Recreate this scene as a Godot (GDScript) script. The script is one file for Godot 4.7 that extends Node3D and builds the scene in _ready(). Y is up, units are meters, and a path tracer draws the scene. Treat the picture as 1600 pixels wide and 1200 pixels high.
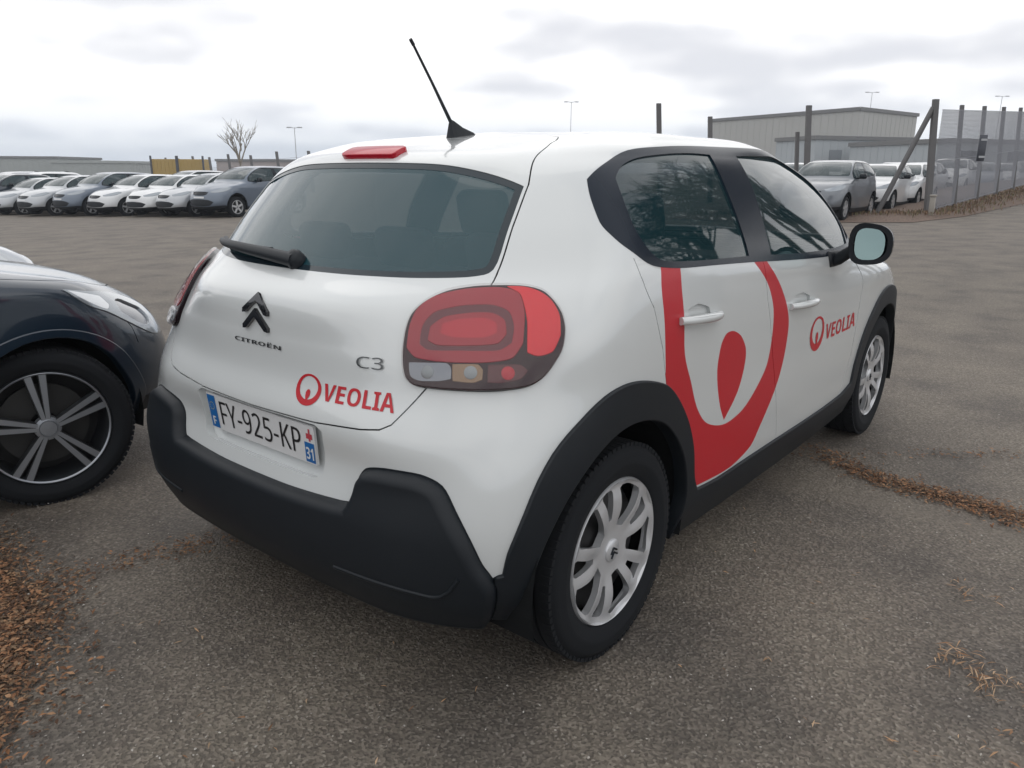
extends Node3D
# The world's axes are those of the white car: x to its right, y up, z towards its tail; its rear axle stands over the origin.

const TAU_F := 6.28318530718
var M := {}
var counts := {}
var rng := RandomNumberGenerator.new()
const VIEW_RIGHT := Vector3(0.7752, 0, -0.6317)
const VIEW_AHEAD := Vector3(-0.6317, 0, -0.7752)
const EYE := Vector3(1.8446, 1.3410, 1.7047)

# Body skin of a hatchback, right half: 15 rings from the sill to the roof's centre line, 14 stations from the tail to the nose.
const BODY := """0,.275,.55 .30,.275,.545 .55,.275,.52 .72,.265,.42 .79,.23,.25 .80,.21,0 .80,.20,-.5 .80,.19,-1.1 .80,.19,-1.75 .80,.22,-2.4 .77,.27,-2.85 .62,.26,-3.15 .33,.25,-3.27 0,.25,-3.3
0,.37,.60 .30,.37,.592 .58,.37,.555 .765,.355,.45 .83,.34,.27 .84,.34,0 .84,.31,-.5 .84,.30,-1.1 .84,.30,-1.75 .84,.33,-2.4 .81,.36,-2.87 .66,.35,-3.2 .35,.32,-3.33 0,.32,-3.36
0,.49,.597 .3,.49,.59 .58,.49,.56 .785,.49,.465 .85,.49,.28 .852,.49,0 .852,.45,-.5 .85,.44,-1.1 .85,.44,-1.75 .85,.47,-2.4 .82,.46,-2.87 .67,.46,-3.2 .35,.46,-3.34 0,.46,-3.37
0,.61,.572 .3,.61,.563 .58,.61,.54 .785,.615,.455 .855,.62,.27 .86,.62,0 .855,.58,-.5 .853,.56,-1.1 .853,.56,-1.75 .858,.6,-2.4 .825,.58,-2.86 .66,.58,-3.18 .35,.58,-3.32 0,.58,-3.36
0,.715,.584 .3,.715,.574 .58,.715,.537 .775,.72,.425 .85,.72,.245 .864,.73,0 .855,.7,-.5 .852,.68,-1.1 .852,.67,-1.75 .862,.7,-2.4 .825,.68,-2.84 .65,.68,-3.13 .35,.68,-3.28 0,.68,-3.32
0,.81,.553 .3,.81,.541 .57,.815,.494 .75,.815,.395 .835,.82,.22 .864,.83,0 .856,.8,-.5 .852,.78,-1.1 .852,.77,-1.75 .86,.8,-2.4 .82,.77,-2.8 .62,.76,-3.05 .34,.76,-3.2 0,.76,-3.25
0,.91,.545 .3,.91,.53 .56,.91,.465 .725,.92,.36 .822,.93,.205 .858,.94,0 .854,.9,-.5 .85,.87,-1.1 .85,.85,-1.75 .855,.88,-2.4 .79,.885,-2.7 .6,.87,-2.87 .32,.875,-2.97 0,.88,-3.0
0,1.015,.527 .3,1.015,.509 .535,1.02,.40 .685,1.03,.285 .788,1.035,.145 .842,1.04,-.02 .845,1.0,-.5 .842,.96,-1.1 .84,.93,-1.75 .825,.95,-2.25 .73,.95,-2.45 .54,.95,-2.52 .3,.955,-2.58 0,.96,-2.6
0,1.085,.435 .3,1.085,.41 .52,1.09,.32 .665,1.10,.205 .76,1.11,.08 .818,1.115,-.08 .83,1.08,-.5 .832,1.03,-1.1 .83,1.0,-1.70 .79,1.01,-2.1 .66,1.01,-2.2 .48,1.01,-2.24 .26,1.01,-2.28 0,1.015,-2.3
0,1.2,.317 .28,1.2,.297 .49,1.2,.235 .625,1.21,.14 .71,1.22,.02 .755,1.22,-.15 .785,1.2,-.5 .785,1.16,-1.05 .78,1.14,-1.72 .72,1.14,-2.03 .60,1.14,-2.08 .43,1.14,-2.09 .23,1.145,-2.12 0,1.145,-2.13
0,1.32,.185 .26,1.32,.172 .455,1.315,.13 .58,1.32,.06 .65,1.32,-.04 .685,1.32,-.2 .71,1.31,-.52 .72,1.295,-1.0 .712,1.293,-1.56 .665,1.293,-1.79 .53,1.285,-1.81 .39,1.285,-1.86 .2,1.29,-1.89 0,1.29,-1.9
0,1.385,.115 .25,1.383,.10 .435,1.377,.06 .545,1.375,-.01 .605,1.375,-.1 .635,1.38,-.25 .655,1.39,-.55 .66,1.388,-.95 .65,1.387,-1.40 .595,1.387,-1.55 .47,1.375,-1.57 .35,1.375,-1.61 .18,1.38,-1.64 0,1.38,-1.65
0,1.415,0 .24,1.412,-.02 .42,1.412,-.06 .51,1.415,-.12 .555,1.42,-.2 .58,1.427,-.32 .6,1.437,-.6 .605,1.437,-.92 .605,1.437,-1.28 .54,1.432,-1.38 .42,1.427,-1.37 .31,1.427,-1.4 .16,1.432,-1.42 0,1.432,-1.43
0,1.444,-.2 .2,1.444,-.21 .36,1.448,-.24 .42,1.45,-.28 .45,1.455,-.36 .47,1.461,-.45 .485,1.468,-.65 .485,1.467,-.9 .485,1.466,-1.12 .43,1.462,-1.18 .33,1.46,-1.16 .24,1.46,-1.18 .12,1.463,-1.2 0,1.463,-1.2
0,1.474,-.45 .0,1.474,-.45 .0,1.475,-.46 .0,1.475,-.48 .0,1.476,-.52 .0,1.478,-.57 .0,1.48,-.7 .0,1.48,-.85 .0,1.478,-.9 .0,1.477,-.94 .0,1.477,-.97 .0,1.476,-.99 .0,1.476,-1.0 0,1.476,-1.0"""


# ---------------------------------------------------------------- naming and metas
func numbered(called: String) -> String:
	var n: int = counts.get(called, 0)
	counts[called] = n + 1
	return called if n == 0 else "%s_%03d" % [called, n]


func thing(called: String, label: String, category: String, at := Vector3.ZERO, turn := 0.0, group := "") -> Node3D:
	var o := Node3D.new()
	o.name = numbered(called)
	add_child(o, true)
	o.position = at
	o.rotation.y = turn
	tag(o, label, category, group)
	return o


func tag(o: Node3D, label: String, category: String, group := "") -> void:
	o.set_meta("label", label)
	o.set_meta("category", category)
	if group != "":
		o.set_meta("group", group)


func part(parent: Node, called: String, mesh: Mesh, m: Material) -> MeshInstance3D:
	var o := MeshInstance3D.new()
	var n := 0
	var nm := called
	while parent.has_node(nm):
		n += 1
		nm = "%s_%03d" % [called, n]
	o.name = nm
	o.mesh = mesh
	o.material_override = m
	parent.add_child(o, true)
	return o


func group_part(parent: Node, called: String, at := Vector3.ZERO) -> Node3D:
	var o := Node3D.new()
	var n := 0
	var nm := called
	while parent.has_node(nm):
		n += 1
		nm = "%s_%03d" % [called, n]
	o.name = nm
	o.position = at
	parent.add_child(o, true)
	return o


func structure(called: String, mesh: Mesh, m: Material) -> MeshInstance3D:
	var o := MeshInstance3D.new()
	o.name = numbered(called)
	o.mesh = mesh
	o.material_override = m
	o.set_meta("kind", "structure")
	add_child(o, true)
	return o


# ---------------------------------------------------------------- materials
func lin(r: float, g: float, b: float, a := 1.0) -> Color:
	var c := Color(r, g, b).linear_to_srgb()
	c.a = a
	return c


func mat(called: String, c: Color, rough := 0.6, metal := 0.0, coat := 0.0) -> StandardMaterial3D:
	var m := StandardMaterial3D.new()
	m.resource_name = called
	m.albedo_color = c
	m.roughness = rough
	m.metallic = metal
	if coat > 0.0:
		m.clearcoat_enabled = true
		m.clearcoat = coat
		m.clearcoat_roughness = 0.04
	M[called] = m
	return m


func glass_mat(called: String, c: Color, alpha: float) -> StandardMaterial3D:
	var m := mat(called, Color(c.r, c.g, c.b, alpha), 0.03)
	m.transparency = BaseMaterial3D.TRANSPARENCY_ALPHA
	return m


func noise_tex(freq: float, octaves: int, kind: int, ramp: Gradient, size := 512, seed_no := 1, normal := false) -> NoiseTexture2D:
	var f := FastNoiseLite.new()
	f.noise_type = kind
	f.frequency = freq
	f.seed = seed_no
	f.fractal_octaves = octaves
	if octaves <= 1:
		f.fractal_type = FastNoiseLite.FRACTAL_NONE
	if kind == FastNoiseLite.TYPE_CELLULAR:
		f.cellular_return_type = FastNoiseLite.RETURN_CELL_VALUE
		f.cellular_jitter = 1.0
	var t := NoiseTexture2D.new()
	t.width = size
	t.height = size
	t.seamless = true
	t.noise = f
	if ramp:
		t.color_ramp = ramp
	if normal:
		t.as_normal_map = true
		t.bump_strength = 6.0
	return t


func ramp_of(stops: Array) -> Gradient:
	var g := Gradient.new()
	var o := PackedFloat32Array()
	var c := PackedColorArray()
	for s in stops:
		o.append(s[0])
		c.append(s[1])
	g.offsets = o
	g.colors = c
	return g


# ---------------------------------------------------------------- mesh helpers
class Mb:
	var v := PackedVector3Array()
	var n := PackedVector3Array()
	var i := PackedInt32Array()
	var c := PackedColorArray()

	func vert(p: Vector3, nn: Vector3) -> int:
		v.append(p)
		n.append(nn)
		return v.size() - 1

	func tri(a: int, b: int, d: int) -> void:
		# wound so that the stored normals look outwards (Godot: clockwise)
		var f := (v[b] - v[a]).cross(v[d] - v[a])
		if f.dot(n[a] + n[b] + n[d]) > 0.0:
			i.append_array([a, d, b])
		else:
			i.append_array([a, b, d])

	func quad(a: int, b: int, d: int, e: int) -> void:
		tri(a, b, d)
		tri(a, d, e)

	func flat_quad(a: Vector3, b: Vector3, d: Vector3, e: Vector3, outward: Vector3) -> void:
		var nn := (b - a).cross(d - a)
		if nn.length_squared() < 1e-16:
			nn = (d - a).cross(e - a)
		nn = nn.normalized()
		if nn.dot(outward) < 0.0:
			nn = -nn
		quad(vert(a, nn), vert(b, nn), vert(d, nn), vert(e, nn))

	func box(lo: Vector3, hi: Vector3, t := Transform3D()) -> void:
		var p := []
		for k in 8:
			p.append(t * Vector3(hi.x if k & 1 else lo.x, hi.y if k & 2 else lo.y, hi.z if k & 4 else lo.z))
		for f in [[0, 1, 3, 2, 0, 0, -1], [4, 5, 7, 6, 0, 0, 1], [0, 2, 6, 4, -1, 0, 0], [1, 3, 7, 5, 1, 0, 0], [0, 1, 5, 4, 0, -1, 0], [2, 3, 7, 6, 0, 1, 0]]:
			flat_quad(p[f[0]], p[f[1]], p[f[2]], p[f[3]], t.basis * Vector3(f[4], f[5], f[6]))

	func rbox(lo: Vector3, hi: Vector3, r: float, t := Transform3D()) -> void:
		# box with rounded edges: a sphere grid pushed apart
		var c0 := (lo + hi) * 0.5
		var h := (hi - lo) * 0.5 - Vector3(r, r, r)
		var rows := 8
		var cols := 16
		var grid := []
		for a in rows + 1:
			var line := []
			for b in cols:
				var th := PI * a / rows - PI / 2
				var ph := TAU * (b + 0.5) / cols
				var d := Vector3(cos(th) * cos(ph), sin(th), cos(th) * sin(ph))
				var sg := Vector3(1.0 if d.x > 0 else -1.0, 1.0 if d.y > 1e-6 else (-1.0 if d.y < -1e-6 else 0.0), 1.0 if d.z > 0 else -1.0)
				line.append(vert(t * (c0 + sg * h + d * r), (t.basis * d).normalized()))
			grid.append(line)
		for a in rows:
			for b in cols:
				var b2 := (b + 1) % cols
				quad(grid[a][b], grid[a][b2], grid[a + 1][b2], grid[a + 1][b])
		for e in [0, rows]:
			for b in range(1, cols - 1):
				tri(grid[e][0], grid[e][b], grid[e][b + 1])

	func tube(pts: PackedVector3Array, radii: Array, sides := 6, caps := true) -> void:
		var ref := Vector3.UP
		var last := []
		for k in pts.size():
			var d := (pts[mini(k + 1, pts.size() - 1)] - pts[maxi(k - 1, 0)]).normalized()
			if absf(d.dot(ref)) > 0.95:
				ref = Vector3.RIGHT if absf(d.dot(Vector3.RIGHT)) < 0.9 else Vector3.BACK
			var a := d.cross(ref).normalized()
			var b := a.cross(d).normalized()
			ref = b
			var r: float = radii[mini(k, radii.size() - 1)]
			var ring := []
			for s in sides:
				var t := TAU * s / sides
				var o := a * cos(t) + b * sin(t)
				ring.append(vert(pts[k] + o * r, o))
			if k > 0:
				for s in sides:
					quad(last[s], last[(s + 1) % sides], ring[(s + 1) % sides], ring[s])
			if caps and (k == 0 or k == pts.size() - 1):
				var nn := -d if k == 0 else d
				var cc := vert(pts[k], nn)
				var rr := []
				for s in sides:
					rr.append(vert(v[ring[s]], nn))
				for s in sides:
					tri(cc, rr[s], rr[(s + 1) % sides])
			last = ring

	func lathe(profile: PackedVector2Array, sides := 48) -> void:
		# profile of (radius, x) turned about the x axis; each band keeps its own shading where the profile bends sharply
		for k in profile.size() - 1:
			var p := profile[k]
			var q := profile[k + 1]
			var nn := Vector2(q.y - p.y, p.x - q.x).normalized()
			var n0 := nn
			var n1 := nn
			if k > 0:
				var w := profile[k - 1]
				var pn := Vector2(p.y - w.y, w.x - p.x).normalized()
				if pn.dot(nn) > 0.6:
					n0 = (pn + nn).normalized()
			if k < profile.size() - 2:
				var w2 := profile[k + 2]
				var pn2 := Vector2(w2.y - q.y, q.x - w2.x).normalized()
				if pn2.dot(nn) > 0.6:
					n1 = (pn2 + nn).normalized()
			var ra := []
			for s in sides:
				var t := TAU * s / sides
				var e := Vector3(0, sin(t), cos(t))
				ra.append([vert(Vector3(p.y, 0, 0) + e * p.x, (Vector3(n0.y, 0, 0) + e * n0.x).normalized()), vert(Vector3(q.y, 0, 0) + e * q.x, (Vector3(n1.y, 0, 0) + e * n1.x).normalized())])
			for s in sides:
				var s2 := (s + 1) % sides
				quad(ra[s][0], ra[s2][0], ra[s2][1], ra[s][1])

	func add(o: Mb, t := Transform3D()) -> void:
		var base := v.size()
		var nb := t.basis.inverse().transposed()
		for k in o.v.size():
			v.append(t * o.v[k])
			n.append((nb * o.n[k]).normalized())
		var flip := t.basis.determinant() < 0.0
		for k in range(0, o.i.size(), 3):
			if flip:
				i.append_array([o.i[k] + base, o.i[k + 2] + base, o.i[k + 1] + base])
			else:
				i.append_array([o.i[k] + base, o.i[k + 1] + base, o.i[k + 2] + base])

	func mesh() -> ArrayMesh:
		var m := ArrayMesh.new()
		if v.is_empty() or i.is_empty():
			return m
		var a := []
		a.resize(Mesh.ARRAY_MAX)
		a[Mesh.ARRAY_VERTEX] = v
		a[Mesh.ARRAY_NORMAL] = n
		a[Mesh.ARRAY_INDEX] = i
		if c.size() == v.size():
			a[Mesh.ARRAY_COLOR] = c
		m.add_surface_from_arrays(Mesh.PRIMITIVE_TRIANGLES, a)
		return m


func mirrored() -> Transform3D:
	return Transform3D(Basis(Vector3(-1, 0, 0), Vector3(0, 1, 0), Vector3(0, 0, 1)), Vector3.ZERO)


# A smooth body skin: uniform Catmull-Rom through the table of points; s runs from the tail to the nose, t from the sill to the roof.
class BodySkin:
	var p := []
	var rows := 0
	var cols := 0

	func _init(table: Array) -> void:
		rows = table.size()
		cols = table[0].size()
		var flip := Vector3(-1, 1, 1)
		var wide := []
		for r in table:
			var line := PackedVector3Array()
			line.append(r[1] * flip)
			line.append_array(r)
			line.append(r[cols - 2] * flip)
			wide.append(line)
		p.append(past(wide[0], wide[1]))
		p.append_array(wide)
		p.append(past(wide[rows - 1], wide[rows - 2]))

	func past(a: PackedVector3Array, b: PackedVector3Array) -> PackedVector3Array:
		var o := PackedVector3Array()
		for k in a.size():
			o.append(a[k] * 2.0 - b[k])
		return o

	func at(s: float, t: float) -> Vector3:
		var sg := 1.0
		if s < 0.0:
			s = -s
			sg = -1.0
		s = minf(s, cols - 1.0)
		t = clampf(t, 0.0, rows - 1.0)
		var i := mini(int(s), cols - 2)
		var j := mini(int(t), rows - 2)
		var a := s - i
		var b := t - j
		var a2 := a * a
		var a3 := a2 * a
		var b2 := b * b
		var b3 := b2 * b
		var w0 := -0.5 * a + a2 - 0.5 * a3
		var w1 := 1.0 - 2.5 * a2 + 1.5 * a3
		var w2 := 0.5 * a + 2.0 * a2 - 1.5 * a3
		var w3 := -0.5 * a2 + 0.5 * a3
		var r := Vector3.ZERO
		var h := [-0.5 * b + b2 - 0.5 * b3, 1.0 - 2.5 * b2 + 1.5 * b3, 0.5 * b + 2.0 * b2 - 1.5 * b3, -0.5 * b2 + 0.5 * b3]
		for k in 4:
			var l: PackedVector3Array = p[j + k]
			r += (l[i] * w0 + l[i + 1] * w1 + l[i + 2] * w2 + l[i + 3] * w3) * h[k]
		r.x *= sg
		return r

	func du(s: float, t: float) -> Vector3:
		return (at(s + 0.01, t) - at(s - 0.01, t)) / 0.02 if s < cols - 1.02 else (at(s, t) - at(s - 0.02, t)) / 0.02 * Vector3(1, 0, 0)

	func dv(s: float, t: float) -> Vector3:
		return (at(s, minf(t + 0.01, rows - 1.0)) - at(s, maxf(t - 0.01, 0.0))) / (minf(t + 0.01, rows - 1.0) - maxf(t - 0.01, 0.0))

	func nrm(s: float, t: float) -> Vector3:
		var tt := minf(t, rows - 1.06)
		var n := du(s, tt).cross(dv(s, tt))
		return n.normalized() if n.length_squared() > 1e-14 else Vector3.UP


# A flat four-cornered sheet (a number plate); its coordinates run from 0 to 1.
class FlatQuad:
	var a := []
	func _init(corners: Array) -> void:
		a = corners
	func at(s: float, t: float) -> Vector3:
		return (a[3] as Vector3).lerp(a[2], s).lerp((a[0] as Vector3).lerp(a[1], s), t)
	func nrm(_s: float, _t: float) -> Vector3:
		return (a[2] - a[3]).cross(a[0] - a[3]).normalized()


# A flat disc of polar coordinates (angle, radius) about the x axis with a dished face.
class Disc:
	func at(s: float, t: float) -> Vector3:
		return Vector3(depth(s, t), t * cos(s), t * sin(s))
	func depth(s: float, t: float) -> float:
		return -0.010 + 0.012 * smoothstep(0.05, 0.14, t) - 0.008 * smoothstep(0.15, 0.20, t) + 0.010 * smoothstep(0.19, 0.212, t) + 0.0035 * cos(10.0 * s + PI) * smoothstep(0.06, 0.12, t)
	func du(s: float, t: float) -> Vector3:
		return (at(s + 0.01, t) - at(s - 0.01, t)) / 0.02
	func dv(s: float, t: float) -> Vector3:
		return (at(s, t + 0.0005) - at(s, t - 0.0005)) / 0.001
	func nrm(s: float, t: float) -> Vector3:
		var n := du(s, t).cross(dv(s, t)).normalized()
		return n if n.x > 0.0 else -n


func table_of(text: String) -> Array:
	var out := []
	for l in text.strip_edges().split("\n"):
		var line := PackedVector3Array()
		for w in l.strip_edges().split(" ", false):
			var f := w.split_floats(",")
			line.append(Vector3(f[0], f[1], f[2]))
		out.append(line)
	return out


func pts(text: String) -> PackedVector2Array:
	var out := PackedVector2Array()
	for w in text.strip_edges().split(" ", false):
		var f := w.split_floats(",")
		out.append(Vector2(f[0], f[1]))
	return out


# A closed outline with rounded runs; corners sharper than 55 degrees stay.
func smooth(q: PackedVector2Array, k := 4) -> PackedVector2Array:
	var n := q.size()
	var tang := []
	var sc := Vector2(1, 0.3)
	for a in n:
		var d0 := ((q[a] - q[(a + n - 1) % n]) * sc)
		var d1 := ((q[(a + 1) % n] - q[a]) * sc)
		if absf(d0.angle_to(d1)) > 0.96:
			tang.append(Vector2.ZERO)
		else:
			var l := minf(d0.length(), d1.length())
			tang.append(((d0.normalized() + d1.normalized()) * 0.5 * l) / sc)
	var out := PackedVector2Array()
	for a in n:
		var b := (a + 1) % n
		for j in k:
			var t := float(j) / k
			var t2 := t * t
			var t3 := t2 * t
			out.append(q[a] * (2 * t3 - 3 * t2 + 1) + tang[a] * (t3 - 2 * t2 + t) + q[b] * (-2 * t3 + 3 * t2) + tang[b] * (t3 - t2))
	return out


func region(called: String, poly: PackedVector2Array) -> Array:
	if Geometry2D.is_polygon_clockwise(poly):
		poly = poly.duplicate()
		poly.reverse()
	var r := Rect2(poly[0], Vector2.ZERO)
	for q in poly:
		r = r.expand(q)
	return [called, poly, r]


# Moves an outline inwards by e metres, measured on the skin.
func inset(sk, poly: PackedVector2Array, e: float) -> PackedVector2Array:
	var q := poly.duplicate()
	if Geometry2D.is_polygon_clockwise(q):
		q.reverse()
	var n := q.size()
	var out := PackedVector2Array()
	for a in n:
		var s := clampf(q[a].x, 0.02, 12.9)
		var t := clampf(q[a].y, 0.02, 13.5)
		var us: Vector3 = sk.du(s, t)
		var vs: Vector3 = sk.dv(s, t)
		var nn: Vector3 = us.cross(vs).normalized()
		var d0 := q[a] - q[(a + n - 1) % n]
		var d1 := q[(a + 1) % n] - q[a]
		var t0 := (us * d0.x + vs * d0.y).normalized()
		var t1 := (us * d1.x + vs * d1.y).normalized()
		var inw := (nn.cross(t0) + nn.cross(t1)) * 0.5
		inw = inw / maxf(inw.length_squared(), 0.35) * e
		out.append(q[a] + metric(us, vs, inw))
	return out


func metric(us: Vector3, vs: Vector3, w: Vector3) -> Vector2:
	var a := us.dot(us)
	var b := us.dot(vs)
	var d := vs.dot(vs)
	var det := maxf(a * d - b * b, 1e-9)
	var x := us.dot(w)
	var y := vs.dot(w)
	return Vector2((d * x - b * y) / det, (a * y - b * x) / det)


# Thin strips along a line on the skin (shut lines), one small outline per stretch.
func strips(called: String, sk, line: PackedVector2Array, width: float) -> Array:
	var out := []
	for k in line.size() - 1:
		var a := line[k]
		var b := line[k + 1]
		var parts := maxi(1, int(ceil((b - a).length() / 0.5)))
		for j in parts:
			var p := a.lerp(b, float(j) / parts)
			var q := a.lerp(b, float(j + 1) / parts)
			var s := clampf((p.x + q.x) / 2, 0.0, 12.9)
			var t := clampf((p.y + q.y) / 2, 0.02, 13.5)
			var us: Vector3 = sk.du(s, t)
			var vs: Vector3 = sk.dv(s, t)
			var nn: Vector3 = us.cross(vs).normalized()
			var d := (us * (q.x - p.x) + vs * (q.y - p.y)).normalized()
			var side := metric(us, vs, nn.cross(d) * width * 0.5)
			var on := metric(us, vs, d * width * 0.4)
			out.append(region(called, PackedVector2Array([p - side - on, q - side + on, q + side + on, p + side - on])))
	return out


# Cuts the skin's grid along the regions, earlier regions first; returns outlines by name ("" is what no region claims).
func cut(lo: Vector2, hi: Vector2, ns: int, nt: int, regions: Array) -> Dictionary:
	var out := {"": []}
	for r in regions:
		if not out.has(r[0]):
			out[r[0]] = []
	var step := Vector2((hi.x - lo.x) / ns, (hi.y - lo.y) / nt)
	for a in ns:
		for b in nt:
			var p := lo + Vector2(a * step.x, b * step.y)
			var q := lo + Vector2((a + 1) * step.x, (b + 1) * step.y)
			var left := [PackedVector2Array([p, Vector2(q.x, p.y), q, Vector2(p.x, q.y)])]
			var box := Rect2(p, step)
			for r in regions:
				if left.is_empty():
					break
				var rb: Rect2 = r[2]
				if not rb.intersects(box, true):
					continue
				var rest := []
				for piece in left:
					var inside := Geometry2D.intersect_polygons(piece, r[1])
					if inside.is_empty():
						rest.append(piece)
						continue
					for x in inside:
						out[r[0]].append(x)
					var outside := Geometry2D.clip_polygons(piece, r[1])
					for x in outside:
						rest.append(x)
				left = rest
			for x in left:
				out[""].append(x)
	return out


func area2(q: PackedVector2Array) -> float:
	var s := 0.0
	for k in q.size():
		s += q[k].cross(q[(k + 1) % q.size()])
	return s * 0.5


# Outlines on the skin become a mesh lifted by d, with a rounded edge of width bev that runs down to d0.
func shell(sk, polys: Array, d: float, d0: float, bev := 0.0, walls := true, seam_lo := -0.0001, seam_hi := 13.0, even := Rect2()) -> Mb:
	# even: window glass is drawn true, so its normals run evenly between the corners of that stretch of skin
	var cn := []
	if even.size.x > 0.0:
		for q in [even.position, even.position + Vector2(even.size.x, 0), even.position + Vector2(0, even.size.y), even.end]:
			cn.append(sk.nrm(q.x, q.y))
	var mb := Mb.new()
	var key := {}
	var prm := PackedVector2Array()
	var edges := {}
	for poly0 in polys:
		var poly: PackedVector2Array = poly0
		var ar := area2(poly)
		if absf(ar) < 2e-7:
			continue
		if ar < 0.0:
			poly = poly.duplicate()
			poly.reverse()
		var ids := PackedInt32Array()
		for q in poly:
			var kx := Vector2i(roundi(q.x * 8000.0), roundi(q.y * 8000.0))
			if not key.has(kx):
				key[kx] = mb.v.size()
				var nn: Vector3 = sk.nrm(q.x, q.y)
				var shade := nn
				if not cn.is_empty():
					var u := (q - even.position) / even.size
					shade = (cn[0].lerp(cn[1], u.x)).lerp(cn[2].lerp(cn[3], u.x), u.y).normalized()
				mb.vert(sk.at(q.x, q.y) + nn * d, shade)
				prm.append(q)
			var id: int = key[kx]
			if ids.is_empty() or (ids[ids.size() - 1] != id and ids[0] != id):
				ids.append(id)
		if ids.size() < 3:
			continue
		for k in ids.size():
			var a := ids[k]
			var b := ids[(k + 1) % ids.size()]
			var back := Vector2i(b, a)
			if edges.has(back):
				edges.erase(back)
			else:
				edges[Vector2i(a, b)] = true
		var flat := PackedVector2Array()
		for id in ids:
			flat.append(prm[id])
		if ids.size() == 4 and convex(flat):
			mb.quad(ids[0], ids[1], ids[2], ids[3])
		elif ids.size() == 3:
			mb.tri(ids[0], ids[1], ids[2])
		else:
			var tris := Geometry2D.triangulate_polygon(flat)
			for k in range(0, tris.size(), 3):
				mb.tri(ids[tris[k]], ids[tris[k + 1]], ids[tris[k + 2]])
	if not walls:
		return mb
	var outw := {}
	var run := []
	for e in edges:
		var pa := prm[e.x]
		var pb := prm[e.y]
		if (pa.x < seam_lo + 0.001 and pb.x < seam_lo + 0.001) or (pa.x > seam_hi - 0.001 and pb.x > seam_hi - 0.001):
			continue
		if absf(pa.x) < 0.0005 and absf(pb.x) < 0.0005:
			continue
		var dir := (mb.v[e.y] - mb.v[e.x])
		if dir.length_squared() < 1e-12:
			continue
		var o := dir.normalized().cross(mb.n[e.x] + mb.n[e.y]).normalized()
		run.append([e.x, e.y])
		outw[e.x] = outw.get(e.x, Vector3.ZERO) + o
		outw[e.y] = outw.get(e.y, Vector3.ZERO) + o
	var ring := {}
	for id in outw:
		var o: Vector3 = outw[id].normalized()
		var nn: Vector3 = mb.n[id]
		var base: Vector3 = mb.v[id] - nn * d
		if bev > 0.0:
			var h := minf(bev, absf(d - d0))
			ring[id] = [mb.vert(mb.v[id], nn), mb.vert(mb.v[id] + o * bev * 0.5 - nn * h * 0.16, (nn * 1.2 + o * 0.8).normalized()), mb.vert(mb.v[id] + o * bev - nn * h, (o + nn * 0.15).normalized()), mb.vert(base + o * bev + nn * d0, o)]
		else:
			var oo := o if d >= d0 else -o
			ring[id] = [mb.vert(mb.v[id], oo), mb.vert(base + nn * d0, oo)]
	for e in run:
		var ra: Array = ring[e[0]]
		var rb: Array = ring[e[1]]
		for k in ra.size() - 1:
			mb.quad(ra[k], rb[k], rb[k + 1], ra[k + 1])
	return mb


func convex(q: PackedVector2Array) -> bool:
	for k in q.size():
		if (q[(k + 1) % q.size()] - q[k]).cross(q[(k + 2) % q.size()] - q[(k + 1) % q.size()]) < 0.0:
			return false
	return true


func both(mb: Mb) -> Mb:
	var o := Mb.new()
	o.add(mb)
	o.add(mb, mirrored())
	return o


func skin_part(parent: Node, called: String, mb: Mb, m: Material, how := "both") -> MeshInstance3D:
	if mb.i.is_empty():
		return null
	if how == "both":
		return part(parent, called, both(mb).mesh(), m)
	var o := part(parent, called, mb.mesh(), m)
	if how == "pair":
		var l := Mb.new()
		l.add(mb, mirrored())
		part(parent, called, l.mesh(), m)
	return o


# Flat print laid onto the skin between four corners (top left, top right, bottom right, bottom left).
func print_text(parent: Node, called: String, text: String, sk, c: PackedVector2Array, lift: float, m: Material, bold := true, slant := 0.0) -> MeshInstance3D:
	var tm := TextMesh.new()
	var f := SystemFont.new()
	f.font_names = PackedStringArray(["Droid Sans"])
	f.font_weight = 700 if bold else 400
	tm.font = f
	tm.text = text
	tm.depth = 0.0
	tm.font_size = 64
	tm.pixel_size = 0.01
	tm.curve_step = 1.5
	var a := tm.surface_get_arrays(0)
	var vs: PackedVector3Array = a[Mesh.ARRAY_VERTEX]
	var lo := Vector3(INF, INF, INF)
	var hi := -lo
	for v in vs:
		lo = lo.min(v)
		hi = hi.max(v)
	var mb := Mb.new()
	for v in vs:
		var u := (v.x - lo.x) / (hi.x - lo.x)
		var w := (v.y - lo.y) / (hi.y - lo.y)
		u += slant * w
		var q := c[3].lerp(c[2], u).lerp(c[0].lerp(c[1], u), w)
		var nn: Vector3 = sk.nrm(q.x, q.y)
		mb.vert(sk.at(q.x, q.y) + nn * lift, nn)
	var idx: PackedInt32Array = a[Mesh.ARRAY_INDEX] if a[Mesh.ARRAY_INDEX] != null else PackedInt32Array(range(vs.size()))
	for k in range(0, idx.size(), 3):
		mb.tri(idx[k], idx[k + 1], idx[k + 2])
	return part(parent, called, mb.mesh(), m)


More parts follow.
